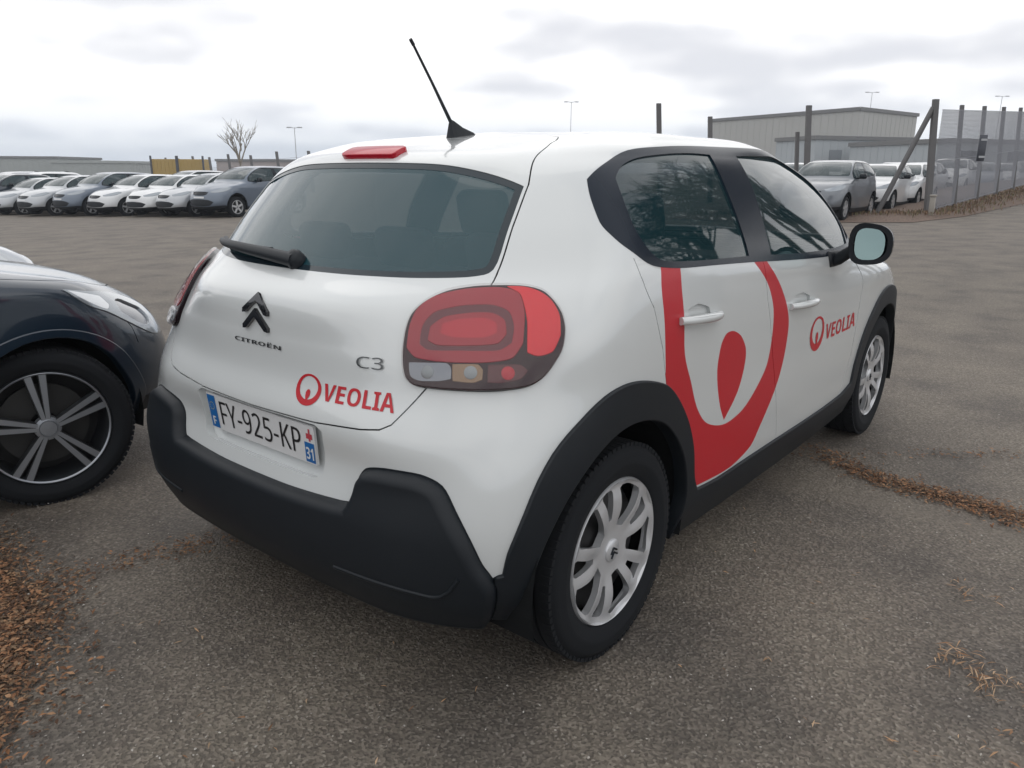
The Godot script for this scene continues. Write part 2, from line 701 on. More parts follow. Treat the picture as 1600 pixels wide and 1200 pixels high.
# An outline of unit-square points laid onto the skin between four corners.
func print_shape(sk, c: PackedVector2Array, shape: PackedVector2Array, lift: float, thick := 0.0) -> Mb:
	var mb := Mb.new()
	var ids := []
	var lower := []
	for q0 in shape:
		var q := c[3].lerp(c[2], q0.x).lerp(c[0].lerp(c[1], q0.x), q0.y)
		var nn: Vector3 = sk.nrm(q.x, q.y)
		ids.append(mb.vert(sk.at(q.x, q.y) + nn * lift, nn))
		lower.append(sk.at(q.x, q.y) + nn * (lift - thick))
	var tris := Geometry2D.triangulate_polygon(shape)
	for k in range(0, tris.size(), 3):
		mb.tri(ids[tris[k]], ids[tris[k + 1]], ids[tris[k + 2]])
	if thick > 0.0:
		var mid := Vector3.ZERO
		for k in ids:
			mid += mb.v[k] / ids.size()
		for k in ids.size():
			var k2 := (k + 1) % ids.size()
			mb.flat_quad(mb.v[ids[k]], mb.v[ids[k2]], lower[k2], lower[k], (mb.v[ids[k]] + mb.v[ids[k2]]) * 0.5 - mid)
	return mb


func ground_at(x: float, z: float) -> float:
	# the lot falls away to the left of the view and rises towards the fence on its right
	var u := (Vector3(x, 0, z) - Vector3(0, 0, -1.2)).dot(VIEW_RIGHT)
	var t := clampf(absf(u) - 3.0, 0.0, 17.0)
	return 0.03 * signf(u) * (t - 3.0 * (1.0 - exp(-t / 3.0)))


func spot(px: float, depth: float) -> Vector3:
	# a place on the ground by its distance ahead of the eye and its offset to the right of the line of sight
	var p := EYE + VIEW_AHEAD * depth + VIEW_RIGHT * px
	return Vector3(p.x, ground_at(p.x, p.z), p.z)


# ---------------------------------------------------------------- wheels
func tyre_mesh(r: float, w: float, rim: float, sides := 72) -> Mb:
	var h := w * 0.5
	var pr := PackedVector2Array([Vector2(rim - 0.004, -h * 0.72), Vector2(rim + 0.008, -h * 0.86), Vector2(rim + (r - rim) * 0.45, -h), Vector2(r - 0.03, -h * 0.97), Vector2(r - 0.010, -h * 0.86), Vector2(r - 0.002, -h * 0.72)])
	for g in [-0.42, 0.0, 0.42]:
		pr.append_array(PackedVector2Array([Vector2(r, g * h - 0.010), Vector2(r, g * h - 0.0045), Vector2(r - 0.008, g * h - 0.004), Vector2(r - 0.008, g * h + 0.004), Vector2(r, g * h + 0.0045), Vector2(r, g * h + 0.010)]))
	pr.append_array(PackedVector2Array([Vector2(r - 0.002, h * 0.72), Vector2(r - 0.010, h * 0.86), Vector2(r - 0.020, h * 0.93), Vector2(r - 0.022, h * 0.955), Vector2(r - 0.034, h * 0.985), Vector2(rim + (r - rim) * 0.52, h * 1.0), Vector2(rim + (r - rim) * 0.45, h * 1.015), Vector2(rim + (r - rim) * 0.40, h), Vector2(rim + 0.016, h * 0.93), Vector2(rim + 0.006, h * 0.86), Vector2(rim - 0.004, h * 0.72)]))
	var mb := Mb.new()
	mb.lathe(pr, sides)
	return mb


func tread_blocks(r: float, w: float) -> Mb:
	# shoulder lugs of the tread
	var mb := Mb.new()
	for k in 84:
		for sd: float in [-1.0, 1.0]:
			var t := Transform3D(Basis(Vector3.RIGHT, TAU * (k + (0.25 if sd > 0 else 0.0)) / 84.0), Vector3.ZERO)
			mb.box(Vector3(sd * w * 0.385 - w * 0.075, r - 0.012, -0.0085), Vector3(sd * w * 0.385 + w * 0.060, r - 0.0008, 0.0085), t)
	return mb


func ring_mesh(pr: Array, sides := 72) -> Mb:
	var mb := Mb.new()
	mb.lathe(PackedVector2Array(pr), sides)
	return mb


func polar_hole(c: float, r0: float, a0: float, r1: float, a1: float, bulge := 0.0) -> PackedVector2Array:
	var q := PackedVector2Array()
	q.append(Vector2(c - a0, r0))
	q.append(Vector2(c - a0 * 0.5, r0 - bulge * 0.5))
	q.append(Vector2(c + a0 * 0.5, r0 - bulge * 0.5))
	q.append(Vector2(c + a0, r0))
	q.append(Vector2(c + lerpf(a0, a1, 0.5), lerpf(r0, r1, 0.5)))
	q.append(Vector2(c + a1, r1 - 0.008))
	q.append(Vector2(c + a1 * 0.82, r1))
	q.append(Vector2(c, r1 + 0.001))
	q.append(Vector2(c - a1 * 0.82, r1))
	q.append(Vector2(c - a1, r1 - 0.008))
	q.append(Vector2(c - lerpf(a0, a1, 0.5), lerpf(r0, r1, 0.5)))
	return q


# A wheel whose outer face looks along +x; kind "cover" (silver cover with ten openings), "alloy" (five twin spokes), "far" (plain).
var wheel_cache := {}


func make_wheel(kind: String, r: float, w: float, rim: float) -> Node3D:
	var o := Node3D.new()
	o.name = "wheel"
	var sides := 28 if kind.begins_with("far") else 84
	var tm := tyre_mesh(r, w, rim, sides)
	if not kind.begins_with("far"):
		tm.add(tread_blocks(r, w))
	part(o, "tyre", tm.mesh(), M.rubber)
	var face_x := w * 0.5 - 0.014
	if kind == "cover":
		var d := Disc.new()
		var regs := []
		for k in 5:
			var c0 := TAU * k / 5.0
			regs.append(region("hole", polar_hole(c0, 0.104, 0.070, 0.191, 0.135, 0.003)))
			regs.append(region("hole", polar_hole(c0 + TAU / 10.0, 0.077, 0.220, 0.195, 0.318, 0.006)))
		var a0 := TAU / 20.0
		for k in 2:
			for j in regs.duplicate():
				var sh := PackedVector2Array()
				for q in j[1]:
					sh.append(q + Vector2(TAU if k == 0 else -TAU, 0))
				regs.append(region("hole", sh))
		var got := cut(Vector2(a0, 0.028), Vector2(a0 + TAU, rim * 0.985), 120, 9, regs)
		var face := shell(d, got[""], 0.0, -0.022, 0.0025, true, a0 - 0.0001, a0 + TAU)
		var fp := part(o, "wheel_cover", face.mesh(), M.wheel_silver)
		fp.position.x = face_x
		var lip := part(o, "rim", ring_mesh([Vector2(rim * 0.97, face_x - 0.03), Vector2(rim * 0.975, face_x + 0.001), Vector2(rim, face_x + 0.005), Vector2(rim + 0.005, face_x - 0.006), Vector2(rim + 0.005, face_x - 0.03)]).mesh(), M.wheel_silver)
		lip.name = "rim"
		part(o, "steel_wheel", ring_mesh([Vector2(rim - 0.004, -w * 0.36), Vector2(rim * 0.90, face_x - 0.07), Vector2(rim * 0.80, face_x - 0.045), Vector2(0.10, face_x - 0.04), Vector2(0.0, face_x - 0.035)]).mesh(), M.black_metal)
		part(o, "hub_cap", ring_mesh([Vector2(0.034, face_x - 0.03), Vector2(0.034, face_x - 0.008), Vector2(0.031, face_x - 0.004), Vector2(0.0, face_x - 0.0035)], 36).mesh(), M.wheel_silver)
		var em := Mb.new()
		for j in 2:
			var yy := 0.006 - j * 0.014
			for sd: float in [-1.0, 1.0]:
				em.tube(PackedVector3Array([Vector3(face_x - 0.0025, yy - 0.010, sd * 0.015), Vector3(face_x - 0.0025, yy + 0.004, 0)]), [0.0032, 0.0036], 5)
		part(o, "hub_emblem", em.mesh(), M.black_gloss)
	elif kind == "alloy":
		part(o, "rim", ring_mesh([Vector2(rim * 0.93, -w * 0.3), Vector2(rim * 0.94, face_x - 0.03), Vector2(rim * 0.965, face_x - 0.002), Vector2(rim, face_x + 0.004), Vector2(rim + 0.004, face_x - 0.005), Vector2(rim + 0.004, face_x - 0.02)]).mesh(), M.rim_dark)
		part(o, "rim_lip", ring_mesh([Vector2(rim * 0.962, face_x + 0.001), Vector2(rim * 0.985, face_x + 0.006), Vector2(rim * 0.995, face_x + 0.004)]).mesh(), M.wheel_machined)
		for k in 5:
			var sp := Mb.new()
			var sf := Mb.new()
			for sd: float in [-1.0, 1.0]:
				var a_in := TAU * k / 5.0 + sd * 0.20
				var a_out := TAU * k / 5.0 + sd * 0.115
				for s in 2:
					var w0 := 0.010 if s == 0 else 0.0075
					var w1 := 0.0155 if s == 0 else 0.0125
					var x1 := face_x - (0.002 if s == 0 else 0.0)
					var p := Vector3(0, cos(a_in), sin(a_in)) * 0.040
					var q := Vector3(0, cos(a_out), sin(a_out)) * rim * 0.97
					var d2 := (q - p).normalized()
					var tt := Vector3.RIGHT.cross(d2)
					var mb2 := sp if s == 0 else sf
					var dx := 0.035 if s == 0 else 0.004
					var h := [p - tt * w0 + Vector3(x1 + 0.004, 0, 0), p + tt * w0 + Vector3(x1 + 0.004, 0, 0), q + tt * w1 + Vector3(x1 + 0.001, 0, 0), q - tt * w1 + Vector3(x1 + 0.001, 0, 0)]
					var g := []
					for e in h:
						g.append(e - Vector3(dx, 0, 0))
					mb2.flat_quad(h[0], h[1], h[2], h[3], Vector3.RIGHT)
					mb2.flat_quad(h[0], h[3], g[3], g[0], -tt)
					mb2.flat_quad(h[1], h[2], g[2], g[1], tt)
			var spoke := part(o, "spoke", sp.mesh(), M.rim_dark)
			part(o, "spoke_face", sf.mesh(), M.wheel_machined)
			spoke.rotation.x = 0.0
		part(o, "hub_cap", ring_mesh([Vector2(0.050, face_x - 0.03), Vector2(0.048, face_x + 0.001), Vector2(0.034, face_x + 0.004), Vector2(0.032, face_x + 0.001), Vector2(0.030, face_x + 0.004), Vector2(0.0, face_x + 0.005)], 36).mesh(), M.wheel_machined)
		part(o, "brake_disc", ring_mesh([Vector2(rim * 0.72, -0.005), Vector2(rim * 0.72, 0.006), Vector2(0.05, 0.008)]).mesh(), M.brake)
		part(o, "wheel_back", ring_mesh([Vector2(rim, -w * 0.34), Vector2(0.0, -w * 0.32)]).mesh(), M.black_metal)
	else:
		var mb := Mb.new()
		for k in 5:
			var t := Transform3D(Basis(Vector3.RIGHT, TAU * k / 5.0), Vector3.ZERO)
			mb.box(Vector3(face_x - 0.03, 0.02, -0.030), Vector3(face_x, rim * 0.96, 0.030), t)
		mb.add(ring_mesh([Vector2(rim * 0.93, face_x - 0.05), Vector2(rim * 0.95, face_x), Vector2(rim + 0.004, face_x), Vector2(rim + 0.004, face_x - 0.02)], sides))
		part(o, "rim", mb.mesh(), M.wheel_silver)
		part(o, "wheel_back", ring_mesh([Vector2(rim, -w * 0.34), Vector2(rim * 0.9, face_x - 0.06), Vector2(0.0, face_x - 0.05)], sides).mesh(), M.black_metal)
	return o


func fit_wheels(car: Node3D, kind: String, r: float, w: float, rim: float, track: float, z_front: float, steer := 0.0, turns := [0.3, 0.9, 1.7, 0.1]) -> void:
	var n := 0
	for z in [0.0, z_front]:
		for sd: float in [1.0, -1.0]:
			var wh: Node3D
			if n == 0:
				wh = make_wheel(kind, r, w, rim)
			else:
				wh = car.get_node("wheel").duplicate()
				wh.name = "wheel_%03d" % n
			car.add_child(wh, true)
			var spin: float = turns[n]
			wh.transform = Transform3D(Basis(Vector3.UP, (0.0 if sd > 0 else PI) + (steer if z < -0.5 else 0.0)) * Basis(Vector3.RIGHT, spin), Vector3(sd * track, r - 0.004, z))
			n += 1


func wheel_wells(car: Node3D, r: float, z_front: float, x_out: float, y: float) -> void:
	for z in [0.0, z_front]:
		for sd: float in [1.0, -1.0]:
			var mb := Mb.new()
			var n := 20
			for k in n:
				var a := lerpf(-0.25, PI + 0.25, float(k) / n)
				var b := lerpf(-0.25, PI + 0.25, float(k + 1) / n)
				var p := Vector3(0, y + sin(a) * r, z + cos(a) * r)
				var q := Vector3(0, y + sin(b) * r, z + cos(b) * r)
				var xo := Vector3(sd * x_out, 0, 0)
				var xi := Vector3(sd * 0.52, 0, 0)
				mb.flat_quad(p + xo, q + xo, q + xi, p + xi, Vector3(0, -sin(a), -cos(a)))
				mb.flat_quad(p + xi, q + xi, Vector3(sd * 0.52, y, z), Vector3(sd * 0.52, y, z), Vector3(sd, 0, 0))
			part(car, "wheel_arch_liner", mb.mesh(), M.liner)


func seat_mesh(at: Vector3, wid: float) -> Mb:
	var mb := Mb.new()
	mb.rbox(at + Vector3(-wid / 2, 0.0, -0.28), at + Vector3(wid / 2, 0.15, 0.26), 0.06)
	var t := Transform3D(Basis(Vector3.RIGHT, 0.30), at + Vector3(0, 0.10, 0.24))
	mb.rbox(Vector3(-wid / 2, 0.0, -0.06), Vector3(wid / 2, 0.56, 0.06), 0.055, t)
	return mb


func cabin(car: Node3D, sk, dark: Material, belt: float) -> void:
	for sd: float in [-1.0, 1.0]:
		var s := part(car, "front_seat", seat_mesh(Vector3(sd * 0.36, 0.42, -1.22), 0.50).mesh(), M.seat)
		var hr := Mb.new()
		hr.rbox(Vector3(-0.13, -0.02, -0.05), Vector3(0.13, 0.17, 0.05), 0.045, Transform3D(Basis(Vector3.RIGHT, 0.22), Vector3(sd * 0.36, 1.10, -0.82)))
		part(s, "headrest", hr.mesh(), M.seat)
	var b := part(car, "rear_seat", seat_mesh(Vector3(0, 0.42, -0.42), 1.22).mesh(), M.seat)
	for x in [-0.40, 0.0, 0.40]:
		var hr := Mb.new()
		hr.rbox(Vector3(-0.12, -0.02, -0.04), Vector3(0.12, 0.11, 0.04), 0.035, Transform3D(Basis(Vector3.RIGHT, 0.22), Vector3(x, 1.06, -0.02)))
		part(b, "headrest", hr.mesh(), M.seat)
	var dm := Mb.new()
	dm.rbox(Vector3(-0.70, 0.62, -1.98), Vector3(0.70, belt - 0.03, -1.62), 0.07)
	dm.rbox(Vector3(-0.66, 0.70, -2.12), Vector3(0.66, belt - 0.05, -1.9), 0.05)
	part(car, "dashboard", dm.mesh(), dark)
	var st := Mb.new()
	var c := Vector3(-0.36, 0.93, -1.50)
	var ring := PackedVector3Array()
	for k in 25:
		var a := TAU * k / 24.0
		ring.append(c + Vector3(cos(a) * 0.18, sin(a) * 0.165, -sin(a) * 0.07))
	st.tube(ring, [0.015], 6, false)
	st.rbox(c + Vector3(-0.06, -0.05, -0.05), c + Vector3(0.06, 0.05, 0.01), 0.02)
	st.tube(PackedVector3Array([c + Vector3(-0.17, 0, 0), c + Vector3(0.17, 0, 0)]), [0.014], 5)
	part(car, "steering_wheel", st.mesh(), M.black_plastic)
	var fl := Mb.new()
	fl.box(Vector3(-0.66, 0.22, -2.1), Vector3(0.66, 0.30, 0.42))
	fl.box(Vector3(-0.60, 0.20, -3.0), Vector3(0.60, 0.26, -2.1))
	fl.box(Vector3(-0.50, 0.26, 0.30), Vector3(0.50, 0.32, 0.50))
	part(car, "underbody", fl.mesh(), M.liner)


func line_of(q: PackedVector2Array) -> PackedVector2Array:
	return q


# ---------------------------------------------------------------- the white car
func white_car() -> Node3D:
	var car := thing("parked_car", "white five-door hatchback with red V decal on its doors, black cladding and roof aerial", "car", Vector3.ZERO, 0.0)
	var sk := BodySkin.new(table_of(BODY))
	var R := []
	# tail light, innermost lens first
	R.append(region("core", smooth(pts("2.17,6.47 2.18,6.64 2.37,6.71 2.70,6.70 2.85,6.59 2.87,6.43 2.74,6.36 2.33,6.39"))))
	R.append(region("ring_in", smooth(pts("2.05,6.35 2.05,6.59 2.18,6.76 2.52,6.82 2.79,6.78 2.95,6.63 2.99,6.40 2.90,6.25 2.51,6.24 2.15,6.27"))))
	R.append(region("ring_out", smooth(pts("1.96,6.27 1.95,6.61 2.04,6.87 2.33,7.00 2.75,6.98 3.00,6.80 3.09,6.51 3.08,6.23 2.93,6.11 2.44,6.14 2.06,6.16"))))
	R.append(region("main", smooth(pts("1.84,6.20 1.825,6.62 1.86,6.95 2.0,7.26 2.3,7.45 2.75,7.44 3.05,7.22 3.19,6.75 3.21,6.22 3.10,5.98 2.82,5.92 2.22,5.96 1.94,6.03"))))
	R.append(region("side_lens", smooth(pts("2.85,7.47 3.1,7.41 3.36,7.22 3.55,6.97 3.68,6.65 3.71,6.30 3.62,6.03 3.42,5.97 3.29,6.05 3.26,6.56 3.20,6.85 3.08,7.22"))))
	R.append(region("reverse", smooth(pts("1.89,5.90 2.30,5.91 2.36,5.81 2.37,5.59 2.25,5.54 2.01,5.52 1.92,5.62"))))
	R.append(region("amber", smooth(pts("2.38,5.89 2.68,5.87 2.74,5.77 2.74,5.58 2.64,5.52 2.40,5.55"))))
	R.append(region("fog", smooth(pts("2.81,5.85 3.20,5.82 3.29,5.70 3.21,5.56 2.95,5.50 2.81,5.52"))))
	R.append(region("tail_base", smooth(pts("1.81,6.13 1.80,6.55 1.82,6.83 1.91,7.11 2.09,7.41 2.38,7.54 2.72,7.53 3.09,7.45 3.37,7.27 3.56,7.00 3.70,6.71 3.76,6.42 3.74,6.08 3.62,5.79 3.48,5.56 3.31,5.43 2.95,5.38 2.49,5.38 2.19,5.39 1.97,5.43 1.87,5.61"))))
	# wheel openings, bumper and cladding
	R.append(region("hole", smooth(pts("3.25,-1 3.30,0.17 3.44,1.06 3.61,1.71 3.82,2.30 4.07,2.85 4.38,3.31 4.71,3.61 5.00,3.72 5.22,3.66 5.41,3.42 5.55,3.03 5.67,2.51 5.75,1.92 5.79,1.30 5.78,0.55 5.77,-1"))))
	R.append(region("hole", smooth(pts("8.6,-1 8.61,0.59 8.61,1.31 8.64,1.91 8.70,2.51 8.80,3.06 8.93,3.55 9.09,3.89 9.27,4.03 9.48,3.97 9.68,3.68 9.85,3.18 9.98,2.57 10.08,1.91 10.13,1.27 10.16,0.53 10.16,-1"))))
	var bump := smooth(pts("-0.6,2.262 0.19,2.262 0.61,2.275 1.33,2.385 1.38,2.62 1.41,2.95 1.50,3.22 1.723,3.36 2.13,3.39 2.37,3.20 2.53,2.74 2.72,2.17 2.86,1.70 2.97,1.46 3.06,1.2 3.1,-1 -0.6,-1"))
	R.append(region("bumper", inset(sk, bump, 0.034)))
	R.append(region("bumper_lip", bump))
	var clad := pts("3.0,-1 2.99,1.46 3.10,1.494 3.155,1.9 3.366,2.695 3.672,3.775 4.1,4.43 4.5,4.74 4.92,4.855 5.18,4.76 5.413,4.473 5.562,3.98 5.72,3.2 5.81,2.5 5.87,1.7 5.93,1.347 6.2,1.29 6.652,1.308 7.396,1.295 8.3,1.28 8.49,1.43 8.52,2.17 8.59,2.95 8.70,3.72 8.84,4.34 9.02,4.75 9.25,4.98 9.51,4.99 9.77,4.74 9.99,4.14 10.14,3.32 10.26,2.47 10.33,1.65 10.5,1.3 11.5,1.2 13.5,1.2 13.5,-1")
	R.append(region("cladding", inset(sk, smooth(clad), 0.006)))
	# glass
	R.append(region("brake_hi", pts("-0.6,11.42 0.40,11.38 0.46,11.3 0.45,10.9 0.42,10.84 -0.6,10.84")))
	var rg := smooth(pts("-0.6,10.62 0.5,10.6 1.34,10.53 2.02,10.29 2.79,9.84 2.66,9.0 2.52,8.12 2.3,7.98 1.67,7.95 1.08,7.96 0.2,7.945 -0.6,7.945"))
	R.append(region("rear_pane", inset(sk, rg, 0.020)))
	R.append(region("rear_band", rg))
	R.append(region("rear_side_pane", smooth(pts("4.86,10.05 5.06,10.62 5.35,10.95 5.80,11.09 6.32,11.17 6.65,11.14 6.60,10.09 6.54,8.99 6.50,8.19 5.98,8.06 5.54,8.0 5.29,8.05 5.10,8.40 4.94,8.98"))))
	R.append(region("front_side_pane", smooth(pts("7.16,11.15 7.9,11.25 8.28,10.95 8.47,10.2 8.56,9.3 8.50,8.32 7.9,8.3 7.3,8.25 6.82,8.23 6.93,9.2"))))
	R.append(region("quarter_pane", pts("8.56,8.4 8.66,9.3 8.74,9.0 8.78,8.5")))
	R.append(region("window_frame", smooth(pts("4.172,10.03 4.69,10.73 5.203,11.39 5.832,11.56 6.80,11.72 7.9,11.75 8.35,11.4 8.62,10.5 8.75,9.9 8.90,8.9 8.9,8.25 8.6,8.1 7.915,8.07 7.0,8.045 6.609,8.015 5.962,7.88 5.537,7.795 5.195,7.876 4.919,8.221 4.587,8.572 4.306,8.943 4.181,9.547"))))
	R.append(region("windscreen", smooth(pts("13.6,8.45 9.6,8.45 9.22,8.7 9.12,9.5 9.14,10.6 9.3,11.4 9.8,11.65 11,11.72 13.6,11.75"))))
	R.append(region("headlight", smooth(pts("9.95,5.2 10.4,5.6 11.0,5.35 11.5,4.85 11.3,4.35 10.6,4.3"))))
	R.append(region("grille", smooth(pts("13.6,4.5 12.2,4.45 11.6,4.2 11.8,3.8 13.6,3.7"))))
	R.append(region("lower_grille", smooth(pts("13.6,2.9 12.0,2.8 11.6,2.2 11.9,1.5 13.6,1.4"))))
	# shut lines
	var hatch := pts("0,12.95 1.6,12.93 2.3,12.86 2.65,12.7 2.80,12.35 2.825,11.8 2.84,11.2 2.874,9.884 2.72,9.0 2.589,8.076 2.561,7.599 2.4,6.8 2.2,5.9 2.087,5.359 1.925,4.876 1.773,4.413 1.66,4.26 1.45,4.17 0.9,4.05 0,4.01")
	R.append(region("pocket", smooth(pts("-0.6,3.97 0.90,3.99 1.0,3.85 0.95,2.78 0.84,2.60 -0.6,2.60"))))
	R.append_array(strips("gap1", sk, hatch, 0.004))
	R.append_array(strips("gap2", sk, pts("4.92,8.08 5.10,7.35 5.26,6.56 5.36,5.49 5.43,4.34"), 0.003))
	R.append_array(strips("gap3", sk, pts("6.67,8.16 6.73,6.34 6.88,4.03 6.99,2.70 7.10,1.20"), 0.003))
	R.append_array(strips("gap4", sk, pts("8.45,7.95 8.46,6.5 8.44,4.5 8.40,2.5 8.28,1.25"), 0.005))
	R.append_array(strips("gap5", sk, pts("8.95,7.9 9.3,7.1 9.7,6.3 10.1,5.75"), 0.005))
	# door handle cups, decals
	R.append(region("cup", smooth(pts("5.66,6.45 5.79,6.58 5.92,6.45 5.95,6.14 5.81,5.98 5.68,6.12"))))
	R.append(region("cup_front", smooth(pts("7.17,6.33 7.30,6.40 7.42,6.2 7.43,5.86 7.28,5.76 7.19,5.95"))))
	R.append(region("decal", smooth(pts("5.30,7.88 5.37,6.52 5.40,5.04 5.43,4.42 5.59,3.92 5.70,3.35 5.80,2.51 5.86,1.91 5.88,1.40 5.99,1.38 6.41,1.33 6.68,1.58 6.77,1.93 6.96,2.96 7.06,3.86 7.09,5.10 7.04,5.95 6.92,6.90 6.73,8.05 6.54,8.05 6.62,7.65 6.75,6.83 6.82,5.98 6.83,4.87 6.79,3.90 6.66,3.33 6.48,2.85 6.28,2.68 6.13,2.74 5.96,2.99 5.83,3.50 5.73,4.30 5.63,5.21 5.61,6.31 5.56,7.88"))))
	R.append(region("decal", smooth(pts("6.25,5.55 6.36,5.32 6.45,4.77 6.45,4.10 6.38,3.43 6.22,2.80 6.15,3.24 6.09,3.92 6.07,4.55 6.10,5.22 6.16,5.52"))))
	R.append(region("rear_door", pts("4.92,8.08 5.10,7.35 5.26,6.56 5.36,5.49 5.43,4.34 5.5,1.0 7.12,1.0 6.99,2.7 6.88,4.03 6.73,6.34 6.67,8.4")))
	R.append(region("front_door", pts("6.67,8.4 6.73,6.34 6.88,4.03 6.99,2.7 7.12,1.0 8.28,1.0 8.40,2.5 8.44,4.5 8.46,6.5 8.45,8.4")))
	hatch.append(Vector2(-0.6, 4.01))
	hatch.append(Vector2(-0.6, 12.95))
	R.append(region("tailgate", hatch))
	R.append(region("hood", pts("13.6,8.4 9.3,8.4 8.95,7.9 9.3,7.1 9.7,6.3 10.1,5.75 11.0,5.4 13.6,5.0")))
	var got := cut(Vector2(0, 0), Vector2(13, 14), 13 * 9, 14 * 6, R)
	var W: Material = M.white_paint
	skin_part(car, "body", shell(sk, got[""], 0.0, -0.010), W)
	var gate := skin_part(car, "tailgate", shell(sk, got.tailgate, 0.0, -0.010), W)
	var rear := skin_part(car, "rear_door", shell(sk, got.rear_door, 0.0, -0.010), W, "right")
	var front := skin_part(car, "front_door", shell(sk, got.front_door, 0.0, -0.010), W, "right")
	var lr := Mb.new()
	lr.add(shell(sk, got.rear_door + got.cup, 0.0, -0.010), mirrored())
	part(car, "rear_door", lr.mesh(), W)
	var lf := Mb.new()
	lf.add(shell(sk, got.front_door + got.cup_front, 0.0, -0.010), mirrored())
	part(car, "front_door", lf.mesh(), W)
	skin_part(car, "hood", shell(sk, got.hood, 0.0, -0.010), W)
	for k in range(1, 6):
		skin_part(car, "shut_line", shell(sk, got["gap%d" % k], -0.009, -0.009, 0.0, false), M.gap, "both" if k == 1 else "pair")
	var dc := skin_part(car, "red_decal", shell(sk, got.decal, 0.0, -0.003), M.red_vinyl, "pair")
	dc.set_meta("label", "red V band with a drop in it")
	skin_part(car, "bumper", shell(sk, got.bumper, 0.034, 0.0, 0.033), M.black_plastic)
	for sd: float in [1.0, -1.0]:
		var cp := PackedVector3Array()
		for k in 15:
			var q := Vector2(lerpf(1.25, 2.62, k / 14.0), 1.02 + (0.5 * pow(maxf(0.0, (k - 11) / 3.0), 2.0)))
			var w: Vector3 = sk.at(q.x, q.y) + sk.nrm(q.x, q.y) * 0.033
			cp.append(Vector3(w.x * sd, w.y, w.z))
		var cm := Mb.new()
		cm.tube(cp, [0.006], 6)
		part(car, "bumper_crease", cm.mesh(), M.black_plastic)
	skin_part(car, "bumper_lip", shell(sk, got.bumper_lip, 0.002, -0.01), M.black_plastic)
	skin_part(car, "cladding", shell(sk, got.cladding, 0.010, -0.035, 0.005), M.black_plastic)
	var band := skin_part(gate, "rear_window_border", shell(sk, got.rear_band, -0.002, -0.012), M.glass_border)
	skin_part(gate, "rear_window", shell(sk, got.rear_pane, -0.003, -0.006, 0.0, true, -0.0001, 13.0, Rect2(0, 8.1, 2.6, 2.4)), M.rear_glass)
	skin_part(car, "window_frame", shell(sk, got.window_frame, 0.001, -0.015), M.frame_black, "pair")
	for g in [["rear_side_pane", rear, Rect2(4.9, 8.2, 1.75, 2.9)], ["front_side_pane", front, Rect2(6.9, 8.3, 1.5, 2.7)], ["quarter_pane", front, Rect2(8.5, 8.4, 0.25, 0.9)]]:
		skin_part(g[1], "side_window", shell(sk, got[g[0]], -0.004, -0.008, 0.0, false, -0.0001, 13.0, g[2]), M.side_glass, "right")
		var lm := Mb.new()
		lm.add(shell(sk, got[g[0]], -0.004, -0.008, 0.0, false, -0.0001, 13.0, g[2]), mirrored())
		part(car.get_node("rear_door_001") if g[0] == "rear_side_pane" else car.get_node("front_door_001"), "side_window", lm.mesh(), M.side_glass)
	skin_part(car, "windscreen", shell(sk, got.windscreen, -0.002, -0.010), M.side_glass)
	skin_part(car, "headlight", shell(sk, got.headlight, 0.004, -0.02), M.lamp_clear, "pair")
	skin_part(car, "grille", shell(sk, got.grille, -0.01, -0.02), M.black_gloss)
	skin_part(car, "lower_grille", shell(sk, got.lower_grille, -0.01, -0.02), M.black_plastic)
	skin_part(gate, "brake_light", shell(sk, got.brake_hi, 0.015, -0.005, 0.003), M.lens_red_mid)
	skin_part(car, "plate_recess", shell(sk, got.pocket, -0.024, -0.0098), W)
	for sd in 2:
		var tl := group_part(car, "tail_light")
		for g in [["housing", "tail_base", 0.013, 0.006, M.lamp_black], ["outer_lens", "main", 0.0155, 0.002, M.lens_red_dim], ["lens_ring", "ring_out", 0.0145, 0.001, M.lens_red_dark], ["inner_lens", "ring_in", 0.0165, 0.0015, M.lens_red_dim], ["core_lens", "core", 0.0165, 0.0015, M.lens_red_mid], ["side_lens", "side_lens", 0.0155, 0.002, M.lens_red], ["reversing_lens", "reverse", 0.0145, 0.0012, M.lens_clear], ["amber_lens", "amber", 0.0145, 0.0012, M.lens_amber], ["fog_lens", "fog", 0.0145, 0.0012, M.lens_red_fog]]:
			var sm := shell(sk, got[g[1]], g[2], -0.008, g[3])
			if sd == 1:
				var l := Mb.new()
				l.add(sm, mirrored())
				sm = l
			part(tl, g[0], sm.mesh(), g[4])
		var all := []
		for g in ["tail_base", "main", "ring_out", "ring_in", "core", "side_lens", "reverse", "amber", "fog"]:
			all.append_array(got[g])
		var cov := shell(sk, all, 0.0215, 0.012, 0.004)
		var cov2 := Mb.new()
		cov2.add(cov, Transform3D() if sd == 0 else mirrored())
		part(tl, "clear_cover", cov2.mesh(), M.tail_cover)
		for k in 3:
			var bulb := Mb.new()
			var q: Vector2 = [Vector2(2.10, 5.72), Vector2(2.60, 5.72), Vector2(3.05, 5.68)][k]
			bulb.lathe(PackedVector2Array([Vector2(0.016, 0.0), Vector2(0.013, 0.0014), Vector2(0.0, 0.002)]), 14)
			var at0: Vector3 = sk.at(q.x, q.y)
			var nn: Vector3 = sk.nrm(q.x, q.y)
			var tb := Transform3D(Basis(nn, Vector3.UP.cross(nn).normalized() * -1.0, nn.cross(Vector3.UP.cross(nn).normalized() * -1.0)), at0 + nn * 0.0146)
			var tmb := Mb.new()
			tmb.add(bulb, tb if sd == 0 else mirrored() * tb)
			part(tl, "reflector", tmb.mesh(), [M.reflector, M.reflector, M.lens_red_mid][k])
	# dark lining seen through the windows
	var lining := Mb.new()
